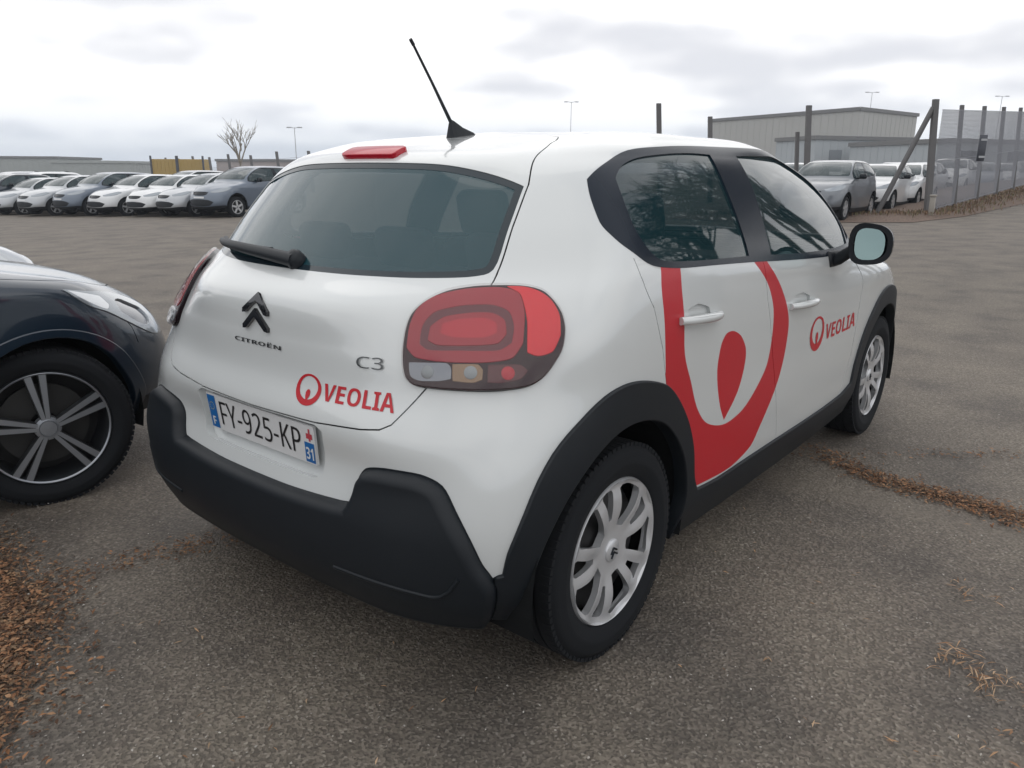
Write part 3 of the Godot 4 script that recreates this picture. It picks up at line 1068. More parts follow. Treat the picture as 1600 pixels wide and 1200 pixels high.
	for k in ["", "tailgate", "rear_door", "front_door", "decal", "gap1", "gap2", "gap3", "gap4", "cup", "cup_front"]:
		lining.add(shell(sk, got[k], -0.04, -0.05, 0.0, false))
	skin_part(car, "lining", lining, M.lining)
	# door handles
	skin_part(rear, "handle_cup", shell(sk, got.cup, -0.0098, -0.0098, 0.0, false), W, "right")
	skin_part(front, "handle_cup", shell(sk, got.cup_front, -0.0098, -0.0098, 0.0, false), W, "right")
	for hnd in [[Vector2(5.55, 6.15), Vector2(6.04, 6.20), rear], [Vector2(7.08, 5.92), Vector2(7.52, 5.93), front]]:
		var hp := PackedVector3Array()
		var hr := []
		for k in 9:
			var t := k / 8.0
			var q: Vector2 = (hnd[0] as Vector2).lerp(hnd[1], t)
			hp.append(sk.at(q.x, q.y) + sk.nrm(q.x, q.y) * (0.006 + 0.022 * pow(sin(PI * clampf(t, 0.0, 1.0)), 0.5)))
			hr.append(0.012 + 0.003 * sin(PI * t))
		var hm := Mb.new()
		hm.tube(hp, hr, 8)
		part(hnd[2], "door_handle", hm.mesh(), W)
	# number plate
	var pl := group_part(car, "number_plate")
	var corners := []
	for q in pts("-0.85,3.88 0.87,3.88 0.85,2.86 -0.83,2.86"):
		corners.append(sk.at(q.x, q.y) + sk.nrm(q.x, q.y) * -0.004)
	var flat := FlatQuad.new(corners)
	var pq := pts("0,1 1,1 1,0 0,0")
	part(pl, "plate", print_shape(flat, pq, pts("0,0 1,0 1,1 0,1"), 0.0, 0.008).mesh(), M.plate_white)
	part(pl, "blue_band", print_shape(flat, pq, pts("0.006,0.04 0.085,0.04 0.085,0.96 0.006,0.96"), 0.0012).mesh(), M.plate_blue)
	part(pl, "blue_band", print_shape(flat, pq, pts("0.915,0.04 0.994,0.04 0.994,0.56 0.915,0.56"), 0.0012).mesh(), M.plate_blue)
	part(pl, "region_emblem", print_shape(flat, pq, pts("0.935,0.66 0.955,0.66 0.955,0.60 0.968,0.60 0.968,0.66 0.985,0.66 0.985,0.80 0.968,0.80 0.968,0.92 0.955,0.92 0.955,0.80 0.935,0.80"), 0.0012).mesh(), M.plate_red)
	print_text(pl, "registration", "FY-925-KP", flat, sub_quad(pq, 0.125, 0.18, 0.885, 0.86), 0.0014, M.print_black, false)
	print_text(pl, "country_letter", "F", flat, sub_quad(pq, 0.03, 0.12, 0.062, 0.36), 0.0022, M.plate_white)
	print_text(pl, "department_number", "31", flat, sub_quad(pq, 0.925, 0.12, 0.985, 0.44), 0.0022, M.plate_white)
	var stars := Mb.new()
	for k in 12:
		var a := TAU * k / 12.0
		var cc := Vector2(0.046 + cos(a) * 0.022, 0.66 + sin(a) * 0.105)
		stars.add(print_shape(flat, pq, PackedVector2Array([cc + Vector2(-0.003, 0), cc + Vector2(0, -0.016), cc + Vector2(0.003, 0), cc + Vector2(0, 0.016)]), 0.0022))
	part(pl, "star_ring", stars.mesh(), M.plate_star)
	for sd: float in [-1.0, 1.0]:
		var lamp := Mb.new()
		lamp.rbox(corners[0].lerp(corners[1], 0.5 + sd * 0.22) + Vector3(-0.022, 0.006, -0.012), corners[0].lerp(corners[1], 0.5 + sd * 0.22) + Vector3(0.022, 0.014, 0.002), 0.003)
		part(pl, "plate_lamp", lamp.mesh(), M.black_gloss)
	# lettering and emblems
	print_text(gate, "brand_lettering", "VEOLIA", sk, pts("0.94,5.09 1.75,5.12 1.77,4.67 0.93,4.64"), 0.0012, M.red_vinyl)
	part(gate, "ring_logo", ring_logo(sk, pts("0.585,5.24 0.905,5.26 0.905,4.42 0.585,4.40")).mesh(), M.red_vinyl)
	print_text(front, "brand_lettering", "VEOLIA", sk, pts("7.79,4.56 8.38,4.47 8.38,3.82 7.79,3.92"), 0.0012, M.red_vinyl)
	part(front, "ring_logo", ring_logo(sk, pts("7.49,5.06 7.75,5.05 7.75,3.62 7.49,3.66")).mesh(), M.red_vinyl)
	print_text(gate, "model_lettering", "C3", sk, pts("1.30,5.92 1.59,5.95 1.60,5.66 1.31,5.64"), 0.004, M.badge_grey, false)
	print_text(gate, "maker_lettering", "CITROËN", sk, pts("-0.36,5.84 0.36,5.84 0.36,5.70 -0.36,5.70"), 0.003, M.badge_grey)
	var cv := Mb.new()
	for j in 2:
		var y1 := 7.04 - j * 0.40
		var q := PackedVector2Array([Vector2(-0.19, y1), Vector2(0.19, y1), Vector2(0.19, y1 - 0.56), Vector2(-0.19, y1 - 0.56)])
		cv.add(print_shape(sk, q, pts("0.5,1 1,0.22 1,0.03 0.88,0.06 0.5,0.62 0.12,0.06 0,0.03 0,0.22"), 0.010, 0.010))
	part(gate, "chevron_emblem", cv.mesh(), M.badge_black)
	# wiper
	var wm := Mb.new()
	var wp := PackedVector3Array()
	var wr := []
	for k in 12:
		var t := k / 11.0
		var q := Vector2(lerpf(0.14, -2.05, t), 8.06 + 0.30 * t - 0.18 * t * t)
		wp.append(sk.at(q.x, q.y) + sk.nrm(q.x, q.y) * (0.017 + 0.010 * sin(PI * t)))
		wr.append(lerpf(0.021, 0.009, t))
	wm.tube(wp, wr, 8)
	var hub := Mb.new()
	hub.lathe(PackedVector2Array([Vector2(0.028, 0.0), Vector2(0.026, 0.022), Vector2(0.016, 0.034), Vector2(0.0, 0.036)]), 20)
	var hn: Vector3 = sk.nrm(0.1, 8.12)
	wm.add(hub, Transform3D(Basis(hn, Vector3.RIGHT, hn.cross(Vector3.RIGHT)), sk.at(0.1, 8.12)))
	var wiper := part(gate, "wiper_arm", wm.mesh(), M.black_plastic)
	var bl := Mb.new()
	var bp := PackedVector3Array()
	for k in 10:
		var t := k / 9.0
		var q := Vector2(lerpf(-0.35, -2.15, t), 8.27 - 0.02 * t)
		bp.append(sk.at(q.x, q.y) + sk.nrm(q.x, q.y) * 0.010)
	bl.tube(bp, [0.009], 6)
	part(gate, "wiper_blade", bl.mesh(), M.black_plastic)
	# aerial
	var ae := Mb.new()
	for k in 2:
		pass
	var prof := [[0.0, 0.0], [0.16, 0.012], [0.10, 0.034], [0.045, 0.060], [0.012, 0.085], [0.0, 0.082]]
	var base_at := Vector3(0, sk.at(0.0, 13.25).y, -0.24)
	for k in prof.size():
		pass
	var fin := Mb.new()
	var outl := [Vector3(0, -0.012, 0.02), Vector3(0, 0.055, 0.012), Vector3(0, 0.048, -0.008), Vector3(0, 0.030, -0.045), Vector3(0, 0.016, -0.095), Vector3(0, -0.012, -0.13)]
	for k in outl.size() - 1:
		var p0: Vector3 = base_at + outl[k]
		var p1: Vector3 = base_at + outl[k + 1]
		var w0 := 0.024 * (1.0 - clampf((outl[k].y) / 0.07, 0.0, 0.82))
		var w1 := 0.024 * (1.0 - clampf((outl[k + 1].y) / 0.07, 0.0, 0.82))
		var low0 := Vector3(0, base_at.y - 0.012, p0.z)
		var low1 := Vector3(0, base_at.y - 0.012, p1.z)
		for sd: float in [-1.0, 1.0]:
			fin.flat_quad(p0 + Vector3(sd * w0 * 0.4, 0, 0), p1 + Vector3(sd * w1 * 0.4, 0, 0), low1 + Vector3(sd * 0.020, 0, 0), low0 + Vector3(sd * 0.020, 0, 0), Vector3(sd, 0.3, 0))
		fin.flat_quad(p0 - Vector3(w0 * 0.4, 0, 0), p0 + Vector3(w0 * 0.4, 0, 0), p1 + Vector3(w1 * 0.4, 0, 0), p1 - Vector3(w1 * 0.4, 0, 0), Vector3(0, 1, 0.1))
	var aer := part(car, "aerial_base", fin.mesh(), M.black_plastic)
	var rod := Mb.new()
	rod.tube(PackedVector3Array([base_at + Vector3(0, 0.040, 0.004), Vector3(0, 1.61, -0.150), Vector3(0, 1.722, -0.065)]), [0.0062, 0.0045, 0.0040], 8)
	rod.tube(PackedVector3Array([Vector3(0, 1.712, -0.073), Vector3(0, 1.728, -0.060)]), [0.0055], 8)
	part(aer, "aerial_rod", rod.mesh(), M.black_plastic)
	# door mirrors
	for sd: float in [1.0, -1.0]:
		var mr := group_part(car, "door_mirror")
		var shape := Mb.new()
		var c := Vector3(0.985, 1.068, -1.63)
		var rows := 10
		var cols := 24
		var grid := []
		for a in rows + 1:
			var line := []
			for b in cols:
				var th := PI * 0.5 * a / rows
				var ph := TAU * b / cols
				var ex := signf(cos(ph)) * pow(absf(cos(ph)), 0.72)
				var ey := signf(sin(ph)) * pow(absf(sin(ph)), 0.72)
				var rr := cos(th)
				line.append(shape.vert(c + Vector3(ex * 0.084 * pow(rr, 0.55), ey * 0.082 * pow(rr, 0.55) * (1.0 - 0.10 * ex), -sin(th) * 0.085 + 0.02), Vector3(ex * rr + 0.001, ey * rr, -sin(th)).normalized()))
			grid.append(line)
		for a in rows:
			for b in cols:
				var b2 := (b + 1) % cols
				shape.quad(grid[a][b], grid[a][b2], grid[a + 1][b2], grid[a + 1][b])
		var rim := Mb.new()
		for b in cols:
			var b2 := (b + 1) % cols
			var p0: Vector3 = shape.v[grid[0][b]]
			var p1: Vector3 = shape.v[grid[0][b2]]
			var q0 := c + (p0 - c) * 0.76 + Vector3(0, 0, 0.004)
			var q1 := c + (p1 - c) * 0.76 + Vector3(0, 0, 0.004)
			rim.flat_quad(p0, p1, q1, q0, Vector3(0, 0, 1))
		var gl := Mb.new()
		var cc := gl.vert(c + Vector3(-0.004, 0.0, 0.016), Vector3(0.10, 0.12, 1).normalized())
		var gr := []
		for b in cols:
			gr.append(gl.vert(c + (shape.v[grid[0][b]] - c) * Vector3(0.68, 0.78, 0.4) + Vector3(-0.004, 0, 0.006), Vector3(0.10, 0.12, 1).normalized()))
		for b in cols:
			gl.tri(cc, gr[b], gr[(b + 1) % cols])
		var arm := Mb.new()
		arm.tube(PackedVector3Array([Vector3(0.815, 0.985, -1.66), Vector3(0.86, 1.0, -1.65), Vector3(0.90, 1.03, -1.65), Vector3(0.94, 1.05, -1.65)]), [0.030, 0.026, 0.024, 0.03], 8)
		arm.rbox(Vector3(0.80, 0.96, -1.72), Vector3(0.845, 1.03, -1.60), 0.015)
		var tf := Transform3D() if sd > 0 else mirrored()
		for g in [["mirror_housing", shape, M.black_gloss], ["mirror_rim", rim, M.black_plastic], ["mirror_glass", gl, M.mirror], ["mirror_arm", arm, M.black_plastic]]:
			var o := Mb.new()
			o.add(g[1], tf)
			part(mr, g[0], o.mesh(), g[2])
	wheel_wells(car, 0.392, -2.54, 0.84, 0.316)
	cabin(car, sk, M.dash, 1.0)
	fit_wheels(car, "cover", 0.316, 0.205, 0.211, 0.742, -2.54, 0.0, [0.22, 0.9, 0.55, 0.1])
	return car


func sub_quad(c: PackedVector2Array, u0: float, v0: float, u1: float, v1: float) -> PackedVector2Array:
	var f := func(u: float, v: float) -> Vector2: return c[3].lerp(c[2], u).lerp(c[0].lerp(c[1], u), v)
	return PackedVector2Array([f.call(u0, v1), f.call(u1, v1), f.call(u1, v0), f.call(u0, v0)])


func ring_logo(sk, q: PackedVector2Array) -> Mb:
	var mb := Mb.new()
	var n := 40
	for k in n:
		var a := TAU * k / n - PI / 2
		var b := TAU * (k + 1) / n - PI / 2
		var f := func(t: float, inner: bool) -> Vector2:
			var e := Vector2(cos(t), sin(t))
			return Vector2(0.5, 0.5) + e * 0.5 if not inner else Vector2(0.5, 0.56) + e * Vector2(0.36, 0.37)
		mb.add(print_shape(sk, q, PackedVector2Array([f.call(a, false), f.call(b, false), f.call(b, true), f.call(a, true)]), 0.0012))
	mb.add(print_shape(sk, q, pts("0.50,0.10 0.60,0.34 0.585,0.46 0.53,0.52 0.46,0.50 0.42,0.42 0.43,0.30"), 0.0014))
	return mb


# ---------------------------------------------------------------- other cars
func warped(kind: String) -> Array:
	var t := table_of(BODY)
	for r in t.size():
		var line: PackedVector3Array = t[r]
		for c in line.size():
			var p := line[c]
			match kind:
				"dark":
					if p.z < -2.54:
						p.z = -2.54 + (p.z + 2.54) * 0.95
					p.x *= 1.03
					if r >= 8:
						p.y = 1.0 + (p.y - 1.0) * 0.96
				"sedan":
					if p.z < -2.54:
						p.z = -2.54 + (p.z + 2.54) * 1.05
				"estate":
					if r >= 8 and c <= 6:
						p.z += 0.42 * (1.0 - c / 7.0)
					elif c <= 4:
						p.z += 0.30
				"suv":
					p.y = p.y * 1.09
					p.x *= 1.02
					if r >= 8 and c <= 5:
						p.z += 0.18
				"van":
					if r >= 8:
						p.y = 1.0 + (p.y - 1.0) * 1.9
						if p.z < -0.8:
							p.z = -0.8 + (p.z + 0.8) * 1.30
						if c <= 5:
							p.z += 0.55 * clampf((r - 7) / 3.0, 0.0, 1.0)
						p.x *= 1.08 + 0.035 * maxf(0.0, r - 9.0) * (1.0 if r < 12 else 0.6)
			line[c] = p
		t[r] = line
	return t


func paint_parts(car: Node3D, m: Material) -> void:
	for nm in ["body", "hood"]:
		if car.has_node(nm):
			car.get_node(nm).material_override = m


func generic_car(kind: String, paint: Material, fine: bool) -> Node3D:
	var car := Node3D.new()
	car.name = numbered("parked_car")
	add_child(car, true)
	var sk := BodySkin.new(warped(kind))
	var R := []
	R.append(region("hole", smooth(pts("3.25,-1 3.30,0.17 3.44,1.06 3.61,1.71 3.82,2.30 4.07,2.85 4.38,3.31 4.71,3.61 5.00,3.72 5.22,3.66 5.41,3.42 5.55,3.03 5.67,2.51 5.75,1.92 5.79,1.30 5.78,0.55 5.77,-1"), 2)))
	R.append(region("hole", smooth(pts("8.6,-1 8.61,0.59 8.61,1.31 8.64,1.91 8.70,2.51 8.80,3.06 8.93,3.55 9.09,3.89 9.27,4.03 9.48,3.97 9.68,3.68 9.85,3.18 9.98,2.57 10.08,1.91 10.13,1.27 10.16,0.53 10.16,-1"), 2)))
	if fine:
		# headlight: clear cover over a dark bowl, and the wheel arch lip
		R.append(region("headlight_signal", smooth(pts("9.77,5.79 9.83,5.58 9.96,5.28 10.13,5.0 10.24,5.15 10.22,5.46 10.02,5.6"), 3)))
		R.append(region("headlight_bowl", smooth(pts("10.34,4.75 10.5,5.2 10.8,5.15 10.98,4.6 10.92,4.0 10.7,3.75 10.5,4.05"), 3)))
		R.append(region("headlight", smooth(pts("9.72,5.86 9.78,5.55 9.9,5.22 10.1,4.90 10.3,4.3 10.5,3.75 10.75,3.3 11.1,3.3 11.3,4.2 11.2,5.0 10.75,5.46 10.05,5.68"), 4)))
		R.append(region("arch_lip", smooth(pts("8.42,-1 8.48,1.31 8.52,1.98 8.58,2.62 8.69,3.22 8.84,3.75 9.04,4.12 9.27,4.28 9.52,4.21 9.77,3.88 9.97,3.34 10.12,2.67 10.23,1.95 10.28,1.27 10.30,-1"), 3)))
	else:
		R.append(region("headlight", smooth(pts("9.8,5.6 10.4,5.95 11.1,5.5 11.8,4.9 11.6,4.35 10.8,4.5 10.2,5.0"), 2)))
	R.append(region("grille", smooth(pts("13.6,4.75 12.4,4.7 11.95,4.5 12.1,3.7 12.5,3.4 13.6,3.35"), 2)))
	R.append(region("lower_grille", smooth(pts("13.6,2.5 11.9,2.4 11.3,1.9 11.7,1.1 13.6,1.0"), 2)))
	R.append(region("plate", pts("13.6,3.15 12.3,3.12 12.3,2.68 13.6,2.7")))
	R.append(region("rear_window", smooth(pts("-0.6,10.62 0.5,10.6 1.34,10.53 2.02,10.29 2.79,9.84 2.66,9.0 2.52,8.12 2.3,7.98 1.08,7.96 -0.6,7.945"), 2)))
	R.append(region("tail_light", smooth(pts("2.1,5.5 3.4,5.6 3.75,6.4 3.5,7.1 2.6,7.4 2.0,6.9"), 2)))
	R.append(region("side_window", smooth(pts("4.6,9.8 5.06,10.62 5.35,10.95 6.32,11.17 6.65,11.14 6.60,10.09 6.50,8.19 5.54,8.0 5.1,8.3 4.75,8.9"), 2)))
	R.append(region("side_window", smooth(pts("6.95,11.15 7.9,11.25 8.28,10.95 8.47,10.2 8.62,9.3 8.66,8.32 7.3,8.25 6.75,8.23"), 2)))
	R.append(region("window_frame", smooth(pts("4.172,10.03 4.69,10.73 5.203,11.39 5.832,11.56 6.80,11.72 7.9,11.75 8.35,11.4 8.62,10.5 8.75,9.9 8.80,8.9 8.82,8.25 8.6,8.1 7.915,8.07 6.609,8.015 5.537,7.795 5.0,8.1 4.587,8.572 4.181,9.547"), 2)))
	R.append(region("windscreen", smooth(pts("13.6,8.55 9.7,8.55 9.25,8.8 9.12,9.5 9.14,10.6 9.3,11.3 9.8,11.55 13.6,11.65"), 2)))
	R.append(region("diffuser", pts("-0.6,-1 -0.6,1.1 4.5,1.1 4.5,-1")))
	R.append(region("sill", pts("4.5,-1 4.5,0.9 9.3,0.9 9.3,-1")))
	R.append(region("splitter", pts("9.3,-1 9.3,0.9 13.6,0.9 13.6,-1")))
	if fine:
		R.append_array(strips("gap1", sk, pts("8.47,7.95 8.48,6.5 8.46,4.5 8.42,2.5 8.30,1.0"), 0.005))
		R.append_array(strips("gap2", sk, pts("6.67,8.16 6.73,6.34 6.88,4.03 6.99,2.70 7.10,1.0"), 0.005))
		R.append_array(strips("gap3", sk, pts("8.86,7.9 9.1,7.35 9.4,6.9 9.9,6.4 10.6,6.0 11.3,5.6 12,5.4 13,5.35"), 0.005))
		R.append_array(strips("gap4", sk, pts("10.32,4.2 10.34,3.9 10.33,3.2"), 0.004))
	R.append(region("hood", pts("13.6,8.4 9.3,8.4 8.86,7.9 9.1,7.35 9.4,6.9 9.9,6.4 10.6,6.0 11.3,5.6 12,5.4 13.6,5.3")))
	var k := 6 if fine else 2
	var got := cut(Vector2(0, 0), Vector2(13, 14), 13 * k, 14 * (4 if fine else 2), R)
	skin_part(car, "body", shell(sk, got[""], 0.0, -0.010, 0.0, fine), paint)
	skin_part(car, "hood", shell(sk, got.hood, 0.0, -0.010, 0.0, fine), paint)
	skin_part(car, "diffuser", shell(sk, got.diffuser, 0.004, -0.01), M.black_plastic)
	skin_part(car, "splitter", shell(sk, got.splitter, 0.004, -0.01), M.black_plastic)
	skin_part(car, "sill", shell(sk, got.sill, 0.004, -0.01), M.black_plastic, "pair")
	if fine:
		skin_part(car, "arch_lip", shell(sk, got.arch_lip, 0.006, -0.03, 0.006), paint, "pair")
		for j in range(1, 5):
			skin_part(car, "shut_line", shell(sk, got["gap%d" % j], -0.008, -0.008, 0.0, false), M.gap, "pair")
		skin_part(car, "headlight_bowl", shell(sk, got.headlight_bowl, -0.004, 0.005, 0.0), M.lamp_bowl, "pair")
		skin_part(car, "headlight_signal", shell(sk, got.headlight_signal, 0.006, -0.01, 0.002), M.lamp_white, "pair")
	skin_part(car, "windscreen", shell(sk, got.windscreen, -0.003, -0.01, 0.0, fine), M.side_glass)
	skin_part(car, "rear_window", shell(sk, got.rear_window, -0.003, -0.01, 0.0, false), M.rear_glass)
	skin_part(car, "side_window", shell(sk, got.side_window, -0.004, -0.01, 0.0, false), M.side_glass, "pair")
	skin_part(car, "window_frame", shell(sk, got.window_frame, 0.001, -0.015, 0.0, fine), M.black_gloss, "pair")
	skin_part(car, "headlight", shell(sk, got.headlight, 0.005, -0.01, 0.002 if fine else 0.0), M.lamp_clear, "pair")
	skin_part(car, "tail_light", shell(sk, got.tail_light, 0.008, -0.01, 0.0), M.lens_red_dim, "pair")
	skin_part(car, "grille", shell(sk, got.grille, -0.012, 0.0), M.black_gloss)
	skin_part(car, "lower_grille", shell(sk, got.lower_grille, -0.012, 0.0), M.black_plastic)
	skin_part(car, "number_plate", shell(sk, got.plate, 0.012, 0.0), M.plate_white)
	var lining := Mb.new()
	lining.add(shell(sk, got[""], -0.045, -0.05, 0.0, false))
	skin_part(car, "lining", lining, M.lining)
	for sd: float in [1.0, -1.0]:
		var mm := Mb.new()
		var my: float = sk.at(8.4, 8.2).y + 0.05
		mm.rbox(Vector3(0.87, my - 0.07, -1.74), Vector3(1.06, my + 0.07, -1.62), 0.045)
		mm.rbox(Vector3(0.80, my - 0.07, -1.72), Vector3(0.90, my - 0.02, -1.65), 0.02)
		var o := Mb.new()
		o.add(mm, Transform3D() if sd > 0 else mirrored())
		part(car, "door_mirror", o.mesh(), M.black_gloss)
	wheel_wells(car, 0.392, -2.54, 0.83, 0.316)
	cabin(car, sk, M.dash, 0.98)
	if fine:
		fit_wheels(car, "alloy", 0.328, 0.22, 0.234, 0.755, -2.54, deg_to_rad(-16.0), [0.3, 0.9, 0.08, 0.1])
	else:
		fit_wheels(car, "far", 0.322, 0.205, 0.215, 0.745, -2.54)
	return car


func heading(right: float, ahead: float) -> float:
	var h := VIEW_RIGHT * right + VIEW_AHEAD * ahead
	return atan2(-h.x, -h.z)


func put_car(proto: Node3D, first: bool, at: Vector3, turn: float, paint: Material, label: String, group: String, size := 1.0) -> Node3D:
	var c: Node3D = proto
	if not first:
		c = proto.duplicate()
		c.name = numbered("parked_car")
		add_child(c, true)
	# the turn is about the car's middle, not its rear axle
	c.transform = Transform3D(Basis(Vector3.UP, turn).scaled(Vector3.ONE * size), at) * Transform3D(Basis(), Vector3(0, 0, 1.27))
	paint_parts(c, paint)
	tag(c, label, "car", group)
	return c


# ---------------------------------------------------------------- surroundings
func building(called: String, label: String, corners: Array, y0: float, h: float, wall: Material, trim: Material, panel: float, extras := true) -> Node3D:
	# corners: ground plan, listed so that walls look outwards
	var o := thing(called, label, "building", corners[0])
	var base: Vector3 = corners[0]
	var wm := Mb.new()
	var rm := Mb.new()
	var n := corners.size()
	for k in n:
		var a: Vector3 = corners[k] - base
		var b: Vector3 = corners[(k + 1) % n] - base
		a.y = y0 - base.y
		b.y = a.y
		var d := (b - a).normalized()
		var out := Vector3(d.z, 0, -d.x)
		var centre := Vector3.ZERO
		for c in corners:
			centre += (c - base) / n
		if out.dot((a + b) * 0.5 - centre) < 0:
			out = -out
		var len := (b - a).length()
		var cnt := maxi(1, int(round(len / panel)))
		for j in cnt:
			# cladding sheets with a raised rib at every joint
			var p := a.lerp(b, float(j) / cnt)
			var q := a.lerp(b, float(j + 1) / cnt)
			wm.flat_quad(p, q, q + Vector3(0, h, 0), p + Vector3(0, h, 0), out)
			var w := 0.10
			for e in [0.0, 1.0]:
				pass
			var r0 := p + d * 0.02
			var r1 := p + d * (0.02 + w)
			wm.flat_quad(r0 + out * 0.03, r1 + out * 0.03, r1 + out * 0.03 + Vector3(0, h - 0.3, 0), r0 + out * 0.03 + Vector3(0, h - 0.3, 0), out)
			wm.flat_quad(r0, r0 + out * 0.03, r0 + out * 0.03 + Vector3(0, h - 0.3, 0), r0 + Vector3(0, h - 0.3, 0), -d)
			wm.flat_quad(r1, r1 + out * 0.03, r1 + out * 0.03 + Vector3(0, h - 0.3, 0), r1 + Vector3(0, h - 0.3, 0), d)
		var ab := b + out * 0.18 + d * 0.18
		var aa := a + out * 0.18 - d * 0.18
		var hi := Vector3(0, h, 0)
		var lo := Vector3(0, h - 0.32, 0)
		var top := Vector3(0, h + 0.10, 0)
		rm.flat_quad(aa + lo, ab + lo, ab + top, aa + top, out)
		rm.flat_quad(aa + top, ab + top, b - out * 0.3 + top, a - out * 0.3 + top, Vector3.UP)
		rm.flat_quad(aa + lo, ab + lo, b + lo, a + lo, Vector3.DOWN)
	var cc := Vector3.ZERO
	for c in corners:
		cc += (c - base) / n
	for k in n:
		var a: Vector3 = corners[k] - base
		var b: Vector3 = corners[(k + 1) % n] - base
		a.y = y0 - base.y + h
		b.y = a.y
		var top := Vector3(cc.x, a.y + 0.25, cc.z)
		rm.flat_quad(a, b, top, top, Vector3.UP)
	part(o, "wall", wm.mesh(), wall)
	part(o, "roof", rm.mesh(), trim)
	return o


func wall_box(parent: Node, called: String, a: Vector3, b: Vector3, out: Vector3, y0: float, y1: float, thick: float, m: Material) -> void:
	var mb := Mb.new()
	var lo := Vector3(0, y0, 0)
	var hi := Vector3(0, y1, 0)
	var f := out * thick
	mb.flat_quad(a + f + lo, b + f + lo, b + f + hi, a + f + hi, out)
	mb.flat_quad(a + lo, a + f + lo, a + f + hi, a + hi, a - b)
	mb.flat_quad(b + lo, b + f + lo, b + f + hi, b + hi, b - a)
	mb.flat_quad(a + hi, b + hi, b + f + hi, a + f + hi, Vector3.UP)
	part(parent, called, mb.mesh(), m)


func bare_tree(called: String, label: String, at: Vector3, h: float, spread: float, m: Material, depth: int, seed_no: int, leaves: Material = null) -> Node3D:
	var o := thing(called, label, "tree", at)
	var r := RandomNumberGenerator.new()
	r.seed = seed_no
	var trunk := Mb.new()
	var limbs := Mb.new()
	var tips := []
	var stack := [[Vector3.ZERO, Vector3(0.03, 1, 0.02).normalized(), h * 0.30, h * 0.018, 0]]
	while not stack.is_empty():
		var s: Array = stack.pop_back()
		var p: Vector3 = s[0]
		var d: Vector3 = s[1]
		var l: float = s[2]
		var w: float = s[3]
		var lv: int = s[4]
		var mid := p + d * l * 0.5 + Vector3(r.randf_range(-1, 1), r.randf_range(-0.3, 0.5), r.randf_range(-1, 1)) * l * 0.06
		var e := p + d * l + Vector3(r.randf_range(-1, 1), 0, r.randf_range(-1, 1)) * l * 0.06
		(trunk if lv == 0 else limbs).tube(PackedVector3Array([p, mid, e]), [w, w * 0.85, w * 0.68], 5 if lv < 2 else 3, lv == 0)
		tips.append([e, d])
		if lv < depth:
			var cnt := 3 if lv < 2 else r.randi_range(2, 4)
			for k in cnt:
				var side := Vector3(r.randf_range(-1, 1), r.randf_range(-0.15, 0.5), r.randf_range(-1, 1)).normalized()
				var nd := (d * r.randf_range(0.7, 1.1) + side * spread * r.randf_range(0.6, 1.2) + Vector3(0, 0.12, 0)).normalized()
				stack.append([p.lerp(e, r.randf_range(0.55, 1.0)) if lv > 0 else e, nd, l * r.randf_range(0.58, 0.82), w * 0.60, lv + 1])
			if lv == 0:
				stack.append([e, (d + Vector3(r.randf_range(-0.1, 0.1), 0, r.randf_range(-0.1, 0.1))).normalized(), l * 0.9, w * 0.7, 1])
	part(o, "trunk", trunk.mesh(), m)
	part(o, "crown", limbs.mesh(), m)
	return o


func concrete_post(o: Node3D, at: Vector3, h: float, w: float, lean := Vector3.ZERO) -> void:
	var mb := Mb.new()
	var top := at + Vector3(0, h, 0) + lean - VIEW_RIGHT * h * 0.075
	var x := VIEW_RIGHT * w * 0.5
	var z := VIEW_AHEAD * w * 0.5
	var c := [-x - z, x - z, x + z, -x + z]
	for k in 4:
		var a: Vector3 = c[k]
		var b: Vector3 = c[(k + 1) % 4]
		mb.flat_quad(at + a - Vector3(0, 0.2, 0), at + b - Vector3(0, 0.2, 0), top + b * 0.92, top + a * 0.92, a + b)
	mb.flat_quad(top + c[0] * 0.92, top + c[1] * 0.92, top + c[2] * 0.92, top + c[3] * 0.92, Vector3.UP)
	part(o, "post", mb.mesh(), M.concrete)


func mesh_panel(a: Vector3, b: Vector3, h: float, pitch: float, wire: float) -> Mb:
	# chain link between two posts: two families of slanting wires, with three line wires
	var mb := Mb.new()
	var len := Vector2(b.x - a.x, b.z - a.z).length()
	var put := func(u: float, v: float) -> Vector3:
		return a.lerp(b, u / len) + Vector3(0, v, 0)
	var n := int((len + h) / pitch)
	for fam in 2:
		for k in range(-int(h / pitch), int(len / pitch) + 1):
			var u0 := k * pitch
			var u1 := u0 + h
			var v0 := 0.0
			var v1 := h
			if u0 < 0.0:
				v0 = -u0
				u0 = 0.0
			if u1 > len:
				v1 = h - (u1 - len)
				u1 = len
			if u1 - u0 < 0.02:
				continue
			var p: Vector3 = put.call(u0, v0) if fam == 0 else put.call(u0, h - v0)
			var q: Vector3 = put.call(u1, v1) if fam == 0 else put.call(u1, h - v1)
			mb.tube(PackedVector3Array([p, q]), [wire], 3, false)
	for v in [0.05, h * 0.5, h]:
		mb.tube(PackedVector3Array([put.call(0.0, v), put.call(len, v)]), [wire * 1.4], 4, false)
	return mb


